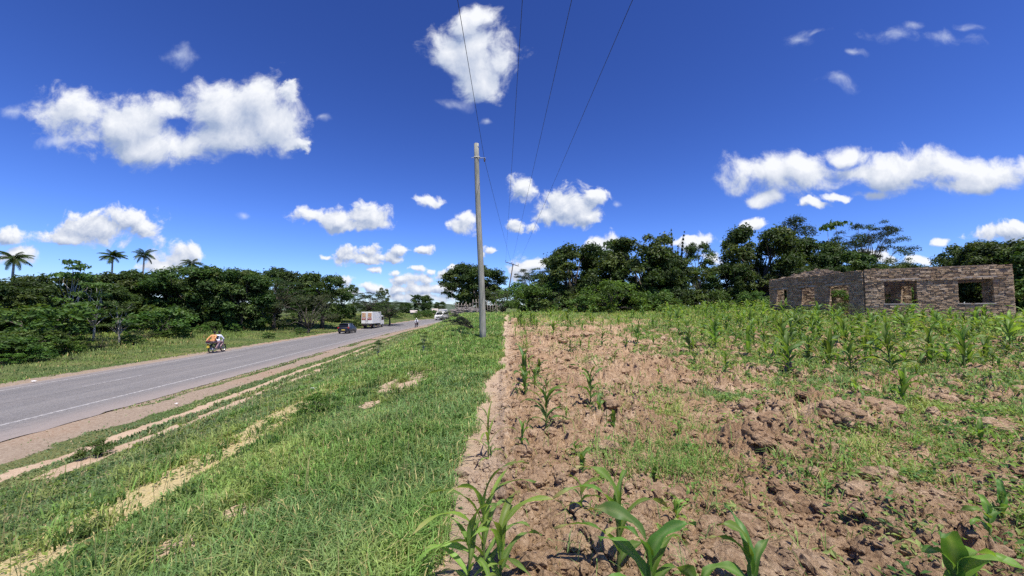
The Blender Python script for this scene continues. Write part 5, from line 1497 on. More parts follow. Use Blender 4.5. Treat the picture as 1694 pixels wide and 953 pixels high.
def rust_panel():
    m, nt, b = new_mat('rusty tan door panel')
    tc = nt.n('ShaderNodeTexCoord').outputs['Object']
    k = nt.noise(tc, 3.2, 6, 0.7).outputs[0]
    nt.put(b.inputs['Base Color'], nt.ramp(k, [(0.32, (0.28, 0.13, 0.055)), (0.48, (0.48, 0.27, 0.13)), (0.64, (0.62, 0.43, 0.26)), (0.8, (0.72, 0.62, 0.50))]))
    b.inputs['Roughness'].default_value = 0.8
    return m
TAN = rust_panel(); RUSTRED = simple('faded red lettering', (0.30, 0.055, 0.03), 0.8, 0.5, 9)
def on_road(u, v, along=1):
    x, y = xy(np.array(u), np.array(v)); x = float(x); y = float(y)
    x2, y2 = xy(np.array(u), np.array(v + 0.5)); dx, dy = float(x2) - x, float(y2) - y
    rz = math.atan2(dy, dx) - PI / 2 + (0 if along > 0 else PI)
    return x, y, float(road_z(np.array(u), np.array(v))), rz
def at_road_px(px, py, along=1):
    D = 30.0
    for _ in range(60):
        p = at_depth(px, py, D); u, v = uv(p[0], p[1]); zz = float(road_z(u, v))
        D *= ((EYE - zz) / (EYE - p[2])) ** 0.7
    return float(u), float(v)
def wheel(parent, x, y, r, w, name='wheel'):
    mb = MB(); mb.torus((x, y, r), (1, 0, 0), r - w * 0.42, w * 0.46, 24, 10, 1.05); t = mb.build(name, RUBBER, parent, smooth=True)
    mb = MB(); mb.tube([(x - w * 0.36, y, r), (x + w * 0.36, y, r)], r * 0.62, 20); mb.build('rim', RIM, t)
    return t
def loft(secs, close=True):
    """secs: list of rings of equal length (lists of xyz)"""
    n = len(secs[0]); V = [p for s in secs for p in s]; F = []
    for i in range(len(secs) - 1):
        for k in range(n):
            F.append((i * n + k, (i + 1) * n + k, (i + 1) * n + (k + 1) % n, i * n + (k + 1) % n))
    F.append(tuple(range(n))); F.append(tuple((len(secs) - 1) * n + k for k in reversed(range(n))))
    return V, F
def car():
    uc_, vc_ = at_road_px(575, 551); x, y, z, rz = on_road(uc_, vc_)
    e = empty('parked_car'.replace('parked_', ''), (x, y, z), rz, 'small black hatchback driving away on the far lane behind the truck', 'car')
    # body: rings along the length (front +y)
    st = [(-1.92, 0.70, 0.42, 0.82, 0.66), (-1.85, 0.80, 0.26, 0.95, 0.72), (-1.4, 0.84, 0.22, 0.97, 0.80), (-0.4, 0.85, 0.20, 0.96, 0.81), (0.6, 0.85, 0.20, 0.93, 0.80), (1.2, 0.84, 0.22, 0.90, 0.76), (1.7, 0.80, 0.24, 0.80, 0.66), (1.92, 0.66, 0.34, 0.62, 0.52)]
    secs = []
    for (yy, w, zb, zt, wt) in st:
        zm = zb + (zt - zb) * 0.55
        secs.append([(-w * .85, yy, zb), (-w, yy, zb + 0.12), (-w, yy, zm), (-wt, yy, zt), (wt, yy, zt), (w, yy, zm), (w, yy, zb + 0.12), (w * .85, yy, zb)])
    mb = MB(); mb.add(*loft(secs)); body = mb.build('body', BLACKP, e, bevel=0.03, smooth=True)
    cab = [(-1.80, 0.66, 0.60), (-1.55, 0.70, 1.30), (-1.40, 0.68, 1.42)]
    ring = lambda yy, wb, wt, z0, z1: [(-wb, yy, z0), (-wt, yy, z1), (wt, yy, z1), (wb, yy, z0)]
    mb = MB(); mb.add(*loft([ring(-1.78, 0.74, 0.70, 0.90, 1.02), ring(-1.50, 0.76, 0.60, 0.90, 1.42), ring(-0.2, 0.77, 0.60, 0.90, 1.49), ring(0.45, 0.77, 0.58, 0.90, 1.42), ring(1.15, 0.76, 0.70, 0.86, 0.94)]))
    gh = mb.build('glasshouse', GLASS, e, bevel=0.03)
    mb = MB(); mb.add(*loft([[(-0.60, -1.66, 1.405), (-0.60, -1.66, 1.44), (0.60, -1.66, 1.44), (0.60, -1.66, 1.405)], [(-0.62, -1.3, 1.43), (-0.60, -1.3, 1.475), (0.60, -1.3, 1.475), (0.62, -1.3, 1.43)], [(-0.61, -0.2, 1.46), (-0.60, -0.2, 1.515), (0.60, -0.2, 1.515), (0.61, -0.2, 1.46)], [(-0.59, 0.45, 1.40), (-0.58, 0.45, 1.445), (0.58, 0.45, 1.445), (0.59, 0.45, 1.40)]]))
    mb.build('roof', BLACKP, e, bevel=0.015, smooth=True)
    for s in (-1, 1):
        for pa, pb, rr_ in (((s * 0.735, -1.72, 0.97), (s * 0.615, -1.42, 1.44), 0.045), ((s * 0.775, -0.25, 0.94), (s * 0.625, -0.22, 1.47), 0.035), ((s * 0.75, 1.12, 0.93), (s * 0.60, 0.47, 1.42), 0.035)):
            mb = MB(); mb.tube([pa, pb], rr_, 6); mb.build('window_pillar', BLACKP, e)
    for s in (-1, 1):
        mb = MB(); mb.box((s * 0.70, -1.83, 0.86), (0.22, 0.14, 0.22), jit=0.01); mb.build('tail_light', REDL, e, bevel=0.02)
        mb = MB(); mb.box((s * 0.92, 0.75, 0.98), (0.16, 0.09, 0.12)); mb.build('wing_mirror', BLACKP, e, bevel=0.03)
        mb = MB(); mb.box((s * 0.62, 1.80, 0.62), (0.24, 0.16, 0.12)); mb.build('headlight', CLEARL, e, bevel=0.02)
    mb = MB(); mb.box((0, -1.925, 0.56), (0.50, 0.03, 0.12)); mb.build('number_plate', YELPL, e)
    mb = MB(); mb.box((0, -1.90, 0.38), (1.45, 0.14, 0.24)); mb.build('bumper', BLACKP, e, bevel=0.05)
    mb = MB(); mb.tube([(0, -1.868, 0.80), (0, -1.89, 0.80)], 0.055, 14); mb.build('emblem', CHROME, e)
    for s in (-1, 1):
        for yy in (-1.22, 1.22): wheel(e, s * 0.74, yy, 0.31, 0.20)
car()
def truck():
    uc_, vc_ = at_road_px(619, 542); x, y, z, rz = on_road(uc_, vc_)
    e = empty('box_truck', (x, y, z), rz, 'white box truck with rusty tan rear doors driving away on the far lane', 'truck')
    mb = MB(); mb.box((0, -1.35, 1.95), (2.06, 4.1, 2.15)); box = mb.build('cargo_box', WHITEP, e, bevel=0.03)
    mb = MB(); mb.box((1.045, 0.30, 2.05), (0.03, 0.06, 1.75)); mb.box((1.045, -0.10, 2.92), (0.03, 0.8, 0.06)); mb.box((1.045, -0.22, 2.0), (0.04, 0.22, 0.06)); mb.build('side_door_frame', STEEL, box)
    for s in (-1, 1):
        mb = MB(); mb.box((s * 0.50, -3.42, 1.93), (0.96, 0.05, 2.05)); dr = mb.build('rear_door', WHITEP, e, bevel=0.01)
        mb = MB(); mb.box((s * 0.56, -3.455, 2.42), (0.66, 0.03, 0.82)); mb.build('door_panel', TAN, dr)
        mb = MB(); rg = random.Random(3 + s)
        for k in range(9):
            cx = s * 0.54 - 0.33 + k * 0.082; cz = 1.72 + 0.10 * math.sin(k * 1.9)
            mb.box((cx, -3.455, cz), (0.075, 0.03, 0.26), rx=0, jit=0.025)
        mb.box((s * 0.54, -3.453, 1.56), (0.70, 0.026, 0.05)); mb.build('door_marking', RUSTRED, dr)
        mb = MB(); mb.tube([(s * 0.12, -3.49, 1.0), (s * 0.12, -3.49, 2.9)], 0.02, 6); mb.box((s * 0.12, -3.49, 1.45), (0.16, 0.04, 0.05)); mb.build('lock_bar', GALV, dr)
        mb = MB(); mb.box((s * 0.80, -3.30, 0.62), (0.28, 0.10, 0.16)); mb.build('tail_light', REDL, e)
        mb = MB(); mb.box((s * 0.62, -3.28, 0.62), (0.42, 0.02, 0.48)); mb.build('mud_flap', BLKPL, e)
    mb = MB(); mb.box((0, -1.0, 0.74), (0.85, 5.6, 0.20)); mb.box((0, -3.35, 0.70), (1.95, 0.12, 0.14)); mb.box((0, -3.2, 0.52), (1.8, 0.10, 0.10)); mb.box((0.75, -0.35, 0.62), (0.45, 0.9, 0.4)); mb.build('chassis', STEEL, e)
    # cab
    prof = [(0.85, 0.55), (2.55, 0.55), (2.62, 0.95), (2.50, 1.35), (2.18, 2.22), (1.9, 2.32), (0.85, 2.32)]
    mb = MB(); mb.prism(prof, -0.92, 0.92); cab = mb.build('cab', WHITEP, e, bevel=0.05)
    for s in (-1, 1):
        mb = MB(); X = s * 0.925
        mb.add([(X, 1.15, 1.42), (X, 2.32, 1.42), (X, 2.10, 2.12), (X, 1.15, 2.12), (X - s * .02, 1.15, 1.42), (X - s * .02, 2.32, 1.42), (X - s * .02, 2.10, 2.12), (X - s * .02, 1.15, 2.12)],
               [(0, 1, 2, 3), (7, 6, 5, 4), (0, 4, 5, 1), (1, 5, 6, 2), (2, 6, 7, 3), (3, 7, 4, 0)]); mb.build('side_window', GLASS, cab)
        mb = MB(); mb.box((s * 1.12, 2.42, 1.75), (0.18, 0.08, 0.42)); mb.tube([(s * 0.92, 2.3, 2.0), (s * 1.12, 2.42, 1.95)], 0.02, 6); mb.build('wing_mirror', BLKPL, e, bevel=0.02)
    mb = MB(); mb.add([(-0.82, 2.505, 1.40), (0.82, 2.505, 1.40), (0.78, 2.215, 2.18), (-0.78, 2.215, 2.18)], [(0, 1, 2, 3)]); mb.build('windscreen', GLASS, cab)
    for s in (-1, 1):
        wheel(e, s * 0.84, 1.75, 0.38, 0.22)
        wheel(e, s * 0.84, -2.35, 0.38, 0.24); wheel(e, s * 0.58, -2.35, 0.38, 0.22)
    mb = MB(); mb.box((-0.35, -3.42, 0.70), (0.42, 0.02, 0.11)); mb.build('number_plate', YELPL, e)
truck()
def van():
    D = 100.0; px = 730.5
    p = at_depth(px, 528, D)
    u, v = uv(p[0], p[1]); x, y, z, rz = on_road(float(u), float(v), -1)
    e = empty('van', (x, y, z), rz, 'white van with a loaded slatted roof rack coming towards the camera by the bend', 'van')
    prof = [(-2.3, 0.35), (2.25, 0.35), (2.42, 0.62), (2.32, 1.10), (1.80, 1.28), (1.10, 1.98), (0.7, 2.06), (-2.2, 2.06), (-2.35, 1.1)]
    mb = MB(); mb.prism(prof, -0.95, 0.95); b = mb.build('body', WHITEP, e, bevel=0.09)
    mb = MB(); mb.add([(-0.84, 1.79, 1.33), (0.84, 1.79, 1.33), (0.76, 1.17, 1.94), (-0.76, 1.17, 1.94), (-0.84, 1.75, 1.30), (0.84, 1.75, 1.30), (0.76, 1.13, 1.92), (-0.76, 1.13, 1.92)], [(0, 1, 2, 3), (7, 6, 5, 4), (0, 4, 5, 1), (1, 5, 6, 2), (2, 6, 7, 3), (3, 7, 4, 0)]); mb.build('windscreen', GLASS, b)
    for s in (-1, 1):
        mb = MB(); mb.box((s * 0.955, -0.6, 1.62), (0.02, 2.9, 0.5)); mb.build('side_window', GLASS, b)
        mb = MB(); mb.box((s * 0.70, 2.30, 0.92), (0.36, 0.12, 0.22)); mb.build('headlight', CLEARL, e, bevel=0.03)
        mb = MB(); mb.box((s * 1.08, 1.65, 1.35), (0.18, 0.08, 0.22)); mb.build('wing_mirror', BLKPL, e, bevel=0.03)
        for yy in (-1.45, 1.5): wheel(e, s * 0.82, yy, 0.33, 0.22)
    mb = MB(); mb.box((0, 2.40, 0.72), (0.95, 0.06, 0.26)); mb.build('grille', BLKPL, e, bevel=0.02)
    mb = MB(); mb.box((0, 2.42, 0.45), (1.8, 0.12, 0.16)); mb.build('bumper', WHITEP, e, bevel=0.04)
    mb = MB(); mb.box((0, 2.495, 0.47), (0.5, 0.02, 0.11)); mb.build('number_plate', WHITEPL, e)
    mb = MB()
    for k in range(6):
        for yy in (0.4, -2.0): mb.tube([(-0.82 + k * 0.328, yy, 2.05), (-0.82 + k * 0.328, yy, 2.75)], 0.035, 6)
    for zz in (2.2, 2.75):
        for yy in (0.4, -2.0): mb.tube([(-0.85, yy, zz), (0.85, yy, zz)], 0.035, 6)
        for xx in (-0.84, 0.84): mb.tube([(xx, 0.4, zz), (xx, -2.0, zz)], 0.035, 6)
    mb.build('roof_rack', WHITEP, e)
    for k, (c, s) in enumerate((((0.0, -0.8, 2.38), (1.45, 2.1, 0.56)),)):
        mb = MB(); mb.box(c, s, jit=0.04)
        o = mb.build('tarpaulin_load', simple('pale tarpaulin', (0.55, 0.54, 0.50), 0.8, 0.2, 3), None, bevel=0.06)
        o.parent = None; o.matrix_world = Matrix.Translation((x, y, z)) @ Matrix.Rotation(rz, 4, 'Z')
        set_props(o, 'pale covered load in the roof rack of the white van', 'load')
van()

# ------------------------------------------------------------------ motorcycles and riders
def motorcycle(x, y, z, rz, label, lean=0.0):
    e = empty('motorcycle', (x, y, z), rz, label, 'motorcycle', 'motorcycles on the road')
    e.rotation_euler = (0, lean, rz)
    WB = 0.64; r = 0.31
    for yy, nm in ((-WB, 'wheel'), (WB, 'wheel')):
        mb = MB(); mb.torus((0, yy, r), (1, 0, 0), r - 0.045, 0.045, 28, 8); w = mb.build(nm, RUBBER, e, smooth=True)
        mb = MB(); mb.torus((0, yy, r), (1, 0, 0), r - 0.085, 0.016, 28, 6, 1.4); mb.tube([(-0.06, yy, r), (0.06, yy, r)], 0.05, 10)
        for k in range(10):
            a = 2 * PI * k / 10; mb.tube([(0, yy, r), (0, yy + (r - .08) * math.cos(a), r + (r - .08) * math.sin(a))], 0.006, 4)
        mb.build('rim', CHROME, w)
    mb = MB()
    for s in (-1, 1):
        mb.tube([(s * 0.075, WB, r), (s * 0.075, WB - 0.20, 0.88)], 0.022, 8)
    mb.tube([(-0.32, WB - 0.36, 1.02), (-0.2, WB - 0.24, 1.02), (0.2, WB - 0.24, 1.02), (0.32, WB - 0.36, 1.02)], 0.014, 8)
    fk = mb.build('fork', CHROME, e, smooth=True)
    mb = MB(); mb.tube([(0, WB - 0.20, 0.86), (0, 0.05, 0.72), (0, -0.30, 0.68), (0, -0.75, 0.74)], 0.028, 8); mb.tube([(0, WB - 0.22, 0.80), (0, 0.25, 0.40), (0, -0.15, 0.36), (0, -0.30, 0.68)], 0.024, 8)
    for s in (-1, 1): mb.tube([(s * 0.09, -0.18, 0.38), (s * 0.10, -WB, r)], 0.022, 8); mb.tube([(s * 0.11, -WB + .02, r + .03), (s * 0.11, -0.48, 0.70)], 0.028, 8)
    mb.build('frame', BLKPL, e, smooth=True)
    mb = MB(); mb.box((0, 0.05, 0.45), (0.24, 0.30, 0.26)); mb.tube([(0, 0.12, 0.5), (0, 0.24, 0.68)], 0.085, 10); mb.build('engine', GALV, e, bevel=0.03)
    mb = MB(); mb.ellipsoid((0, 0.18, 0.82), (0.14, 0.28, 0.13), 16, 10); mb.build('fuel_tank', REDP, e, smooth=True)
    mb = MB(); mb.box((0, -0.38, 0.80), (0.25, 0.82, 0.09)); mb.build('seat', BLKPL, e, bevel=0.035)
    mb = MB(); mb.ellipsoid((0, WB - 0.10, 0.90), (0.09, 0.09, 0.10), 12, 8); mb.build('headlight', CLEARL, e, smooth=True)
    for yy, a0, a1, nm in ((-WB, 20, 110, 'rear_mudguard'), (WB, 40, 150, 'front_mudguard')):
        V = []; F = []
        for k in range(9):
            a = R(a0 + (a1 - a0) * k / 8) if yy > 0 else R(180 - a0 - (a1 - a0) * k / 8)
            for s in (-0.07, 0.07): V.append((s, yy + (r + .04) * math.cos(a), r + (r + .04) * math.sin(a)))
        F = [(2 * k, 2 * k + 1, 2 * k + 3, 2 * k + 2) for k in range(8)]
        mb = MB(); mb.add(V, F); o = mb.build(nm, REDP if yy > 0 else BLKPL, e); m = o.modifiers.new('t', 'SOLIDIFY'); m.thickness = 0.012
    mb = MB(); mb.tube([(0.11, 0.2, 0.36), (0.14, -0.1, 0.26), (0.15, -0.75, 0.34)], [0.02, 0.03, 0.045], 10); mb.build('exhaust', CHROME, e, smooth=True)
    mb = MB(); mb.box((0, -0.90, 0.82), (0.30, 0.34, 0.03)); mb.tube([(-.14, -1.05, .84), (.14, -1.05, .84)], .015, 6); mb.build('carrier', CHROME, e)
    mb = MB(); mb.box((0, -0.98, 0.56), (0.20, 0.02, 0.20)); mb.build('number_plate', YELPL, e)
    mb = MB(); mb.box((0, -1.0, 0.72), (0.13, 0.05, 0.08)); mb.build('tail_light', REDL, e, bevel=0.01)
    for s in (-1, 1):
        mb = MB(); mb.tube([(s * 0.24, WB - 0.28, 1.02), (s * 0.32, WB - 0.25, 1.20)], 0.008, 6); mb.ellipsoid((s * 0.33, WB - 0.25, 1.22), (0.06, 0.02, 0.045), 10, 6); mb.build('mirror', BLKPL, fk, smooth=True)
    return e
SKIN = simple('brown skin', (0.085, 0.042, 0.026), 0.55, 0.15, 8); HAIR = simple('black hair', (0.012, 0.011, 0.010), 0.9, 0.3, 30); EYEW = simple('eye white', (0.7, 0.68, 0.64), 0.4, 0.05, 5)
def remesh(o, vox, it=2, fac=0.5):
    m = o.modifiers.new('remesh', 'REMESH'); m.mode = 'VOXEL'; m.voxel_size = vox; m.use_smooth_shade = True
    s = o.modifiers.new('smooth', 'SMOOTH'); s.iterations = it; s.factor = fac
def person(x, y, z, rz, J, shirt, trousers, label, helmet=None, shoe=None, lean=0.0, vest=None):
    e = empty('person', (x, y, z), rz, label, 'person', 'people on motorcycles'); e.rotation_euler = (0, lean, rz)
    v = lambda k: np.array(J[k], float)
    mb = MB()
    hip, chest, neck, head = v('hip'), v('chest'), v('neck'), v('head')
    mb.capsule(hip + [-.07, 0, 0], hip + [.07, 0, 0], .125, .125); mb.capsule(hip, chest, .125, .135)
    mb.capsule(chest + [-.09, 0, 0.02], chest + [.09, 0, 0.02], .115, .115); mb.capsule(neck - [0, 0, .08], neck + (head - neck) * .5, .062, .055)
    mb.ellipsoid(head, (.078, .098, .115), 16, 12); mb.ellipsoid(head + np.array([0, .03, -.055]), (.058, .062, .06), 12, 8)
    mb.capsule(head + [0, .092, .01], head + [0, .112, -.02], .012, .016)
    for s in (-1, 1): mb.ellipsoid(head + np.array([s * .08, -.005, -.005]), (.012, .024, .034), 8, 6)
    mb.capsule(head + [-.022, .083, -.06], head + [.022, .083, -.06], .010, .010)
    for s, a in ((-1, 'l'), (1, 'r')):
        sh, el, ha, kn, an, to = (v(q + a) for q in ('sh', 'el', 'ha', 'kn', 'an', 'to'))
        hp = hip + np.array([s * .10, .0, -.02])
        mb.capsule(sh, el, .058, .044); mb.capsule(el, ha, .044, .030); mb.capsule(hp, kn, .092, .066); mb.capsule(kn, an, .062, .040); mb.capsule(an, to, .042, .036)
        d = (ha - el) / np.linalg.norm(ha - el); side = np.cross(d, [0, 0, 1.0]); side /= np.linalg.norm(side) + 1e-9; dn = np.cross(side, d)
        if dn[2] > 0: dn = -dn
        palm = ha + d * .05; mb.capsule(ha, palm + d * .02, .030, .032)
        for f, (o_, l) in enumerate(((-.030, .032), (-.010, .038), (.010, .036), (.030, .028))):
            p0 = palm + d * .035 + side * o_; p1 = p0 + d * l * .9 + dn * .012; p2 = p1 + dn * l * .9 - d * .004
            mb.capsule(p0, p1, .0092, .0088, 6); mb.capsule(p1, p2, .0088, .0078, 6)
        t0 = ha + d * .02 - side * s * .03; mb.capsule(t0, t0 + d * .03 - side * s * .012 + dn * .02, .011, .009, 6)
    b = mb.build('body', SKIN, e, smooth=True); remesh(b, 0.009, 1, .4)
    # clothes
    mb = MB(); mb.capsule(hip + [-.07, 0, .04], hip + [.07, 0, .04], .140, .140); mb.capsule(hip + [0, 0, .03], chest, .145, .155); mb.capsule(chest + [-.10, 0, .03], chest + [.10, 0, .03], .130, .130)
    for s, a in ((-1, 'l'), (1, 'r')):
        sh, el, ha = v('sh' + a), v('el' + a), v('ha' + a)
        mb.capsule(sh, el, .078, .062); mb.capsule(el, el + (ha - el) * .8, .060, .046)
    t = mb.build('shirt', shirt, e, smooth=True); remesh(t, 0.014, 2, .5)
    mb = MB(); mb.capsule(hip + [-.07, 0, -.03], hip + [.07, 0, -.03], .138, .138)
    for s, a in ((-1, 'l'), (1, 'r')):
        kn, an = v('kn' + a), v('an' + a); hp = hip + np.array([s * .10, 0, -.02])
        mb.capsule(hp, kn, .108, .082); mb.capsule(kn, an + (kn - an) * .12, .078, .058)
    t = mb.build('trousers', trousers, e, smooth=True); remesh(t, 0.014, 2, .5)
    for s, a in ((-1, 'l'), (1, 'r')):
        mb = MB(); an, to = v('an' + a), v('to' + a); mb.capsule(an + [0, -.03, -.01], to + [0, .03, 0], .052, .045); mb.build('shoe', shoe or BLKPL, e, smooth=True)
        mb = MB(); mb.ellipsoid(head + np.array([s * .031, .088, .018]), (.014, .010, .009), 8, 6); mb.build('eye', EYEW, e, smooth=True)
    mb = MB()
    if helmet: mb.ellipsoid(head + np.array([0, -.012, .035]), (.118, .135, .125), 16, 12); o = mb.build('helmet', helmet, e, smooth=True)
    else: mb.ellipsoid(head + np.array([0, -.02, .035]), (.092, .100, .098), 14, 10); mb.build('hair', HAIR, e, smooth=True)
    if vest: vest(e, chest, hip)
    return e
def rider_joints(dy=0.0, hy=-0.05, lean=0.10, grip=True, sp=0.19):
    H = np.array([0, hy, 0.93]); J = {'hip': H, 'chest': H + [0, lean + .02, .36], 'neck': H + [0, lean + .05, .52], 'head': H + [0, lean + .09, .68]}
    for s, a in ((-1, 'l'), (1, 'r')):
        J['sh' + a] = H + [s * .185, lean + .02, .43]
        if grip: J['el' + a] = H + [s * .31, .26, .18]; J['ha' + a] = np.array([s * .29, .22, 1.05])
        else: J['el' + a] = H + [s * .28, -.16, .22]; J['ha' + a] = H + [s * .24, .06, .06]
        J['kn' + a] = np.array([s * (sp + .03), hy + .36, .80]); J['an' + a] = np.array([s * sp, hy + .08, .40]); J['to' + a] = np.array([s * (sp + .01), hy + .24, .34])
    return J
WHITEC = simple('white cotton', (0.72, 0.74, 0.80), 0.85, 0.12, 5, bump=0.3, bscale=12); ORANGEC = simple('peach orange cloth', (0.62, 0.29, 0.11), 0.85, 0.2, 6, bump=0.3, bscale=12)
BROWNC = simple('dusty pink brown cloth', (0.30, 0.19, 0.19), 0.85, 0.25, 5, bump=0.3, bscale=12); DARKC = simple('dark cloth', (0.025, 0.025, 0.035), 0.85, 0.3, 6, bump=0.3, bscale=12)
u1, v1 = at_road_px(359, 583)
x, y, z, rz = on_road(u1, v1); rz1 = rz - R(6)
motorcycle(x, y, z, rz1, 'dark motorcycle carrying two people along the far edge of the road', 0.02)
person(x, y, z, rz1, rider_joints(hy=-0.06), WHITEC, BROWNC, 'person in a white shirt steering the motorcycle with a passenger', None, BROWNC, 0.02,
       vest=lambda e, c, h: MB().box(c + np.array([0, -.155, -.10]), (.24, .10, .30)).build('backpack', DARKC, e, bevel=0.03))
Jp = rider_joints(hy=-0.52, lean=0.06, grip=False, sp=0.22); 
for k in Jp: Jp[k] = np.array(Jp[k]) + [0, 0, 0.02]
Jp['hal'] = np.array([-.17, -.96, 0.95]); Jp['ell'] = np.array([-.27, -.72, 1.12])
person(x, y, z, rz1, Jp, ORANGEC, BROWNC, 'person in a peach orange top riding behind the white shirted rider', None, BROWNC, 0.02)
# dark bag on the carrier
ca, sa = math.cos(rz1), math.sin(rz1)
MBg = MB(); MBg.ellipsoid((0, 0, 0), (0.15, 0.14, 0.11), 14, 10)
bag = MBg.build('bag', simple('maroon bag', (0.09, 0.02, 0.025), 0.8, 0.3, 6, bump=0.5, bscale=14), None, smooth=True, loc=(x + 0.96 * sa, y - 0.96 * ca, z + 0.945), rot=(0, 0, rz1))
set_props(bag, 'dark maroon bag on the carrier behind the peach dressed passenger', 'bag')
u2, v2 = at_road_px(689, 541)
x, y, z, rz = on_road(u2, v2, -1)
motorcycle(x, y, z, rz, 'motorcycle ridden by one person on the near road edge before the white van')
person(x, y, z, rz, rider_joints(hy=-0.10), WHITEC, DARKC, 'person in white top on the motorcycle in front of the white van', WHITEP, None, 0.0,
       vest=lambda e, c, h: MB().box(c + np.array([0, .145, -.03]), (.13, .05, .34)).build('dark_front', DARKC, e, bevel=0.02))
# ================================================================== SKY, SUN, CAMERA
SUN = Vector((0.47 * math.cos(R(67)), -0.883 * math.cos(R(67)), math.sin(R(67))))
SKYG = 1.58; SKYT = (1.40, 0.705, 0.405)
def build_world():
    w = bpy.data.worlds.new('World'); scene.world = w; w.use_nodes = True
    t = w.node_tree; nt = NT(t)
    bg = t.nodes['Background']; out = t.nodes['World Output']
    sky = nt.n('ShaderNodeTexSky', sky_type='NISHITA')
    sky.sun_disc = False; sky.sun_elevation = R(67); sky.sun_rotation = math.atan2(SUN.x, SUN.y)
    sky.altitude = 200; sky.air_density = 1.0; sky.dust_density = 0.3; sky.ozone_density = 3.0
    tint = nt.mix(1.0, sky.outputs[0], c4((0.48, 0.80, 1.50)), 'MULTIPLY')
    gm = nt.n('ShaderNodeGamma', ins={0: tint, 1: SKYG}); nt.put(bg.inputs['Color'], nt.mix(1.0, gm.outputs[0], c4(SKYT), 'MULTIPLY')); bg.inputs['Strength'].default_value = 0.068
    # ---- cumulus, placed by direction
    d = nt.n('ShaderNodeTexCoord').outputs['Generated']
    sp = nt.n('ShaderNodeSeparateXYZ', ins={0: d})
    yy = nt.math('MAXIMUM', sp.outputs[1], 0.05)
    P0 = nt.n('ShaderNodeCombineXYZ', ins={0: nt.math('DIVIDE', sp.outputs[0], yy), 1: nt.math('DIVIDE', sp.outputs[2], yy)}).outputs[0]
    def pq(px, py):
        r = ray(px, py); return r[0] / r[1], r[2] / r[1]
    def field(P, ells, scale, amp, warp, detail):
        wn = nt.noise(P, scale * 0.6, 3, 0.5)
        P1 = nt.vmath('MULTIPLY_ADD', nt.vmath('SUBTRACT', wn.outputs['Color'], (0.5, 0.5, 0.5)), (warp, warp, 0), P)
        cur = None
        for (px, py, rx, ry, *_) in ells:
            cx, cy = pq(px, py); sx = FPX / (rx * 1.22); sy = FPX / (ry * 1.22)
            L = nt.vmath('LENGTH', nt.vmath('MULTIPLY_ADD', P1, (sx, sy, 0), (-cx * sx, -cy * sy, 0)))
            if cur is None: cur = L
            else:
                cur = nt.math('SMOOTH_MIN', cur, L, 0.35)
        n = nt.noise(P1, scale, detail, 0.62, 0.0)
        n2 = nt.math('SUBTRACT', n.outputs[0], 0.5)
        return nt.math('MULTIPLY_ADD', n2, amp, nt.math('SUBTRACT', 1.0, cur))
    def layer(ells, scale, amp, warp, detail, off, k, soft, thick):
        a = field(P0, ells, scale, amp, warp, detail)
        P2 = nt.vmath('ADD', P0, (off * 0.45, off, 0))
        b2 = field(P2, ells, scale, amp, warp, max(detail - 2, 2))
        alpha = nt.n('ShaderNodeMapRange', interpolation_type='SMOOTHSTEP', ins={0: a, 1: 0.0, 2: soft}).outputs[0]
        lit = nt.math('MULTIPLY_ADD', nt.math('SUBTRACT', a, b2), k, 0.50)
        lit = nt.math('SUBTRACT', lit, nt.math('MULTIPLY', nt.n('ShaderNodeMapRange', ins={0: a, 1: 0.3, 2: 1.2}).outputs[0], thick), clamp=True)
        return alpha, lit
    big = [(130, 185, 85, 42), (190, 205, 80, 50), (235, 235, 80, 38), (300, 240, 75, 32), (285, 170, 38, 28), (365, 175, 75, 48), (420, 170, 65, 48),
           (455, 205, 55, 45), (385, 225, 70, 34), 
           (775, 42, 38, 30), (782, 85, 60, 46), (795, 125, 45, 40), (825, 100, 40, 32), (740, 78, 34, 36),
           (1270, 290, 78, 36), (1340, 275, 75, 30), (1395, 250, 40, 18), (1412, 276, 50, 20), (1265, 335, 34, 14),
           (1470, 290, 65, 34), (1540, 275, 85, 34), (1630, 285, 80, 28), (1720, 285, 70, 18), (1440, 318, 40, 12), (1600, 305, 90, 18)]
    mid = [(150, 378, 62, 26), (205, 365, 50, 26), (230, 378, 34, 28), (110, 395, 45, 14), (560, 362, 34, 14), (600, 355, 42, 24), (515, 355, 38, 15), (585, 370, 60, 12),
           (940, 340, 48, 32), (975, 325, 26, 20), (905, 350, 24, 20), (970, 358, 26, 12), (710, 327, 24, 11), (860, 315, 22, 18), 
           (760, 372, 26, 14), (775, 360, 20, 12), (295, 425, 36, 20), (318, 418, 18, 14), (270, 440, 40, 14), (20, 392, 30, 14), (25, 425, 30, 16),
           (868, 447, 30, 22), (885, 440, 18, 14), (1000, 408, 32, 18), (1150, 402, 34, 14), (1165, 395, 18, 12), (1120, 395, 18, 8), (1670, 388, 60, 14), (1710, 380, 50, 18), (1555, 399, 14, 6),
           (1445, 425, 40, 10), (1515, 430, 25, 10), (1250, 370, 28, 8), (1345, 335, 26, 7), (1385, 325, 26, 7), (1180, 425, 20, 12)]
    small = [(580, 423, 30, 16), (615, 415, 22, 12), (640, 425, 26, 10), (660, 412, 20, 8), (700, 413, 18, 7), (852, 378, 14, 11), (880, 377, 12, 9), (475, 150, 22, 18), (495, 240, 26, 12), (600, 432, 34, 8), (813, 412, 13, 7), (800, 418, 6, 6),
             (620, 448, 12, 6), (655, 450, 10, 6), (690, 445, 14, 6), (712, 448, 10, 5), (668, 462, 22, 11), (700, 462, 26, 10), (735, 455, 16, 10), (622, 478, 26, 10), (575, 468, 16, 9), (655, 480, 30, 10), (700, 478, 40, 12), (735, 478, 30, 12), (690, 490, 60, 8), (570, 485, 30, 8), (755, 445, 12, 8), (540, 425, 10, 4)]
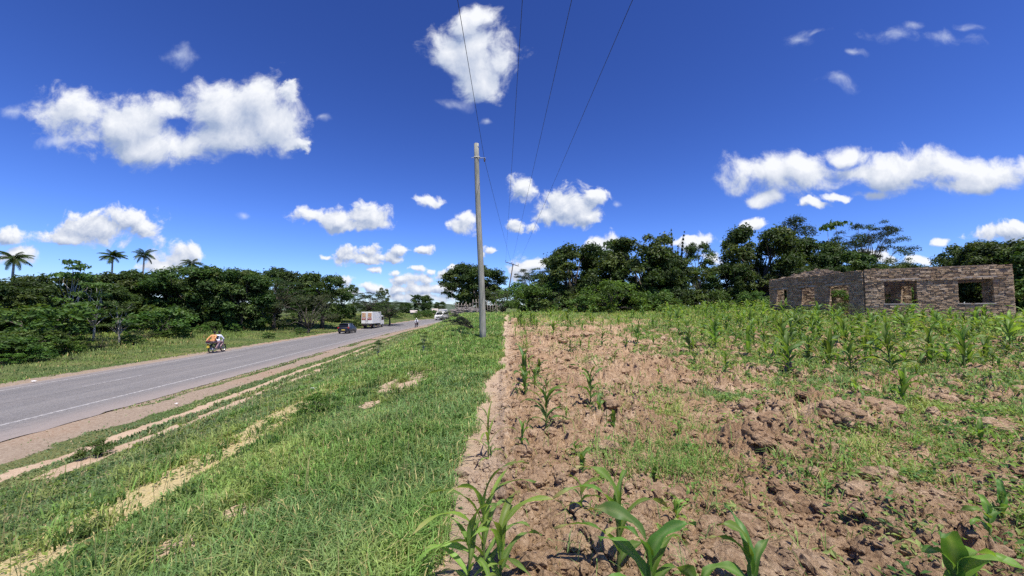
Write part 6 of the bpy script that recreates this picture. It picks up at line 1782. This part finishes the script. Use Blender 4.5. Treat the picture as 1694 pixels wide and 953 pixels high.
    wisp = [(1325, 62, 34, 14), (1345, 55, 26, 8), (1485, 57, 40, 16), (1515, 42, 24, 9), (1575, 60, 44, 18), (1600, 40, 24, 10), (1380, 140, 30, 14), (1410, 88, 18, 7), (295, 88, 24, 16), (745, 170, 26, 9), (395, 360, 12, 6), (1022, 332, 14, 7), (20, 178, 30, 12), (530, 205, 18, 8), (100, 235, 40, 8), (800, 190, 10, 5)]
    res = bg.outputs[0]
    def over(prev, alpha, lit, hi, lo, strength=1.0):
        col = nt.mix(lit, c4(lo), c4(hi))
        e = nt.n('ShaderNodeBackground', ins={'Color': col, 'Strength': strength})
        return nt.n('ShaderNodeMixShader', ins={0: alpha, 1: prev, 2: e.outputs[0]}).outputs[0]
    al, li = layer(wisp, 10, 3.2, 0.10, 6, 0.02, 0.5, 1.6, 0.0)
    front = nt.n('ShaderNodeMapRange', ins={0: sp.outputs[1], 1: 0.05, 2: 0.12}).outputs[0]
    res = over(res, nt.math('MULTIPLY', nt.math('MULTIPLY', al, 0.65), front), li, (0.63, 0.68, 0.78), (0.39, 0.48, 0.70))
    for ells, sc, amp, wp, off, k, soft, th in ((small, 28, 2.5, 0.035, 0.010, 0.85, 0.55, 0.12), (mid, 18, 2.3, 0.06, 0.020, 0.85, 0.52, 0.15), (big, 8.5, 2.25, 0.11, 0.045, 0.80, 0.60, 0.18)):
        al, li = layer(ells, sc, amp, wp, 7, off, k, soft, th)
        res = over(res, nt.math('MULTIPLY', al, front), li, (0.75, 0.765, 0.80), (0.27, 0.34, 0.50))
    t.links.new(res, out.inputs[0])
    w.cycles.sampling_method = 'MANUAL'; w.cycles.sample_map_resolution = 512
build_world()
def build_sun_cam():
    L = bpy.data.lights.new('sun', 'SUN'); L.energy = 5.0; L.angle = R(0.53); L.color = (1.0, 0.955, 0.89)
    o = bpy.data.objects.new('sun', L); COL.objects.link(o)
    o.rotation_euler = SUN.to_track_quat('Z', 'Y').to_euler(); o.location = (20, -20, 60)
    cam = bpy.data.cameras.new('camera'); cam.sensor_width = 36; cam.lens = FPX * 36 / 1694; cam.clip_start = 0.05; cam.clip_end = 20000
    c = bpy.data.objects.new('camera', cam); COL.objects.link(c)
    c.location = (0, 0, EYE); c.rotation_euler = (PI / 2 + PITCH, 0, 0)
    scene.camera = c
build_sun_cam()
scene.render.engine = 'CYCLES'
cy = scene.cycles
cy.use_denoising = False
cy.max_bounces = 6; cy.diffuse_bounces = 3; cy.glossy_bounces = 2; cy.transmission_bounces = 4; cy.transparent_max_bounces = 8; cy.volume_bounces = 0
cy.caustics_reflective = False; cy.caustics_refractive = False
cy.sample_clamp_indirect = 6.0
cy.use_adaptive_sampling = True; cy.adaptive_threshold = 0.02
scene.render.film_transparent = False
vs = scene.view_settings
vs.view_transform = 'Standard'; vs.look = 'None'; vs.exposure = 0.36; vs.gamma = 1.0; vs.use_curve_mapping = False
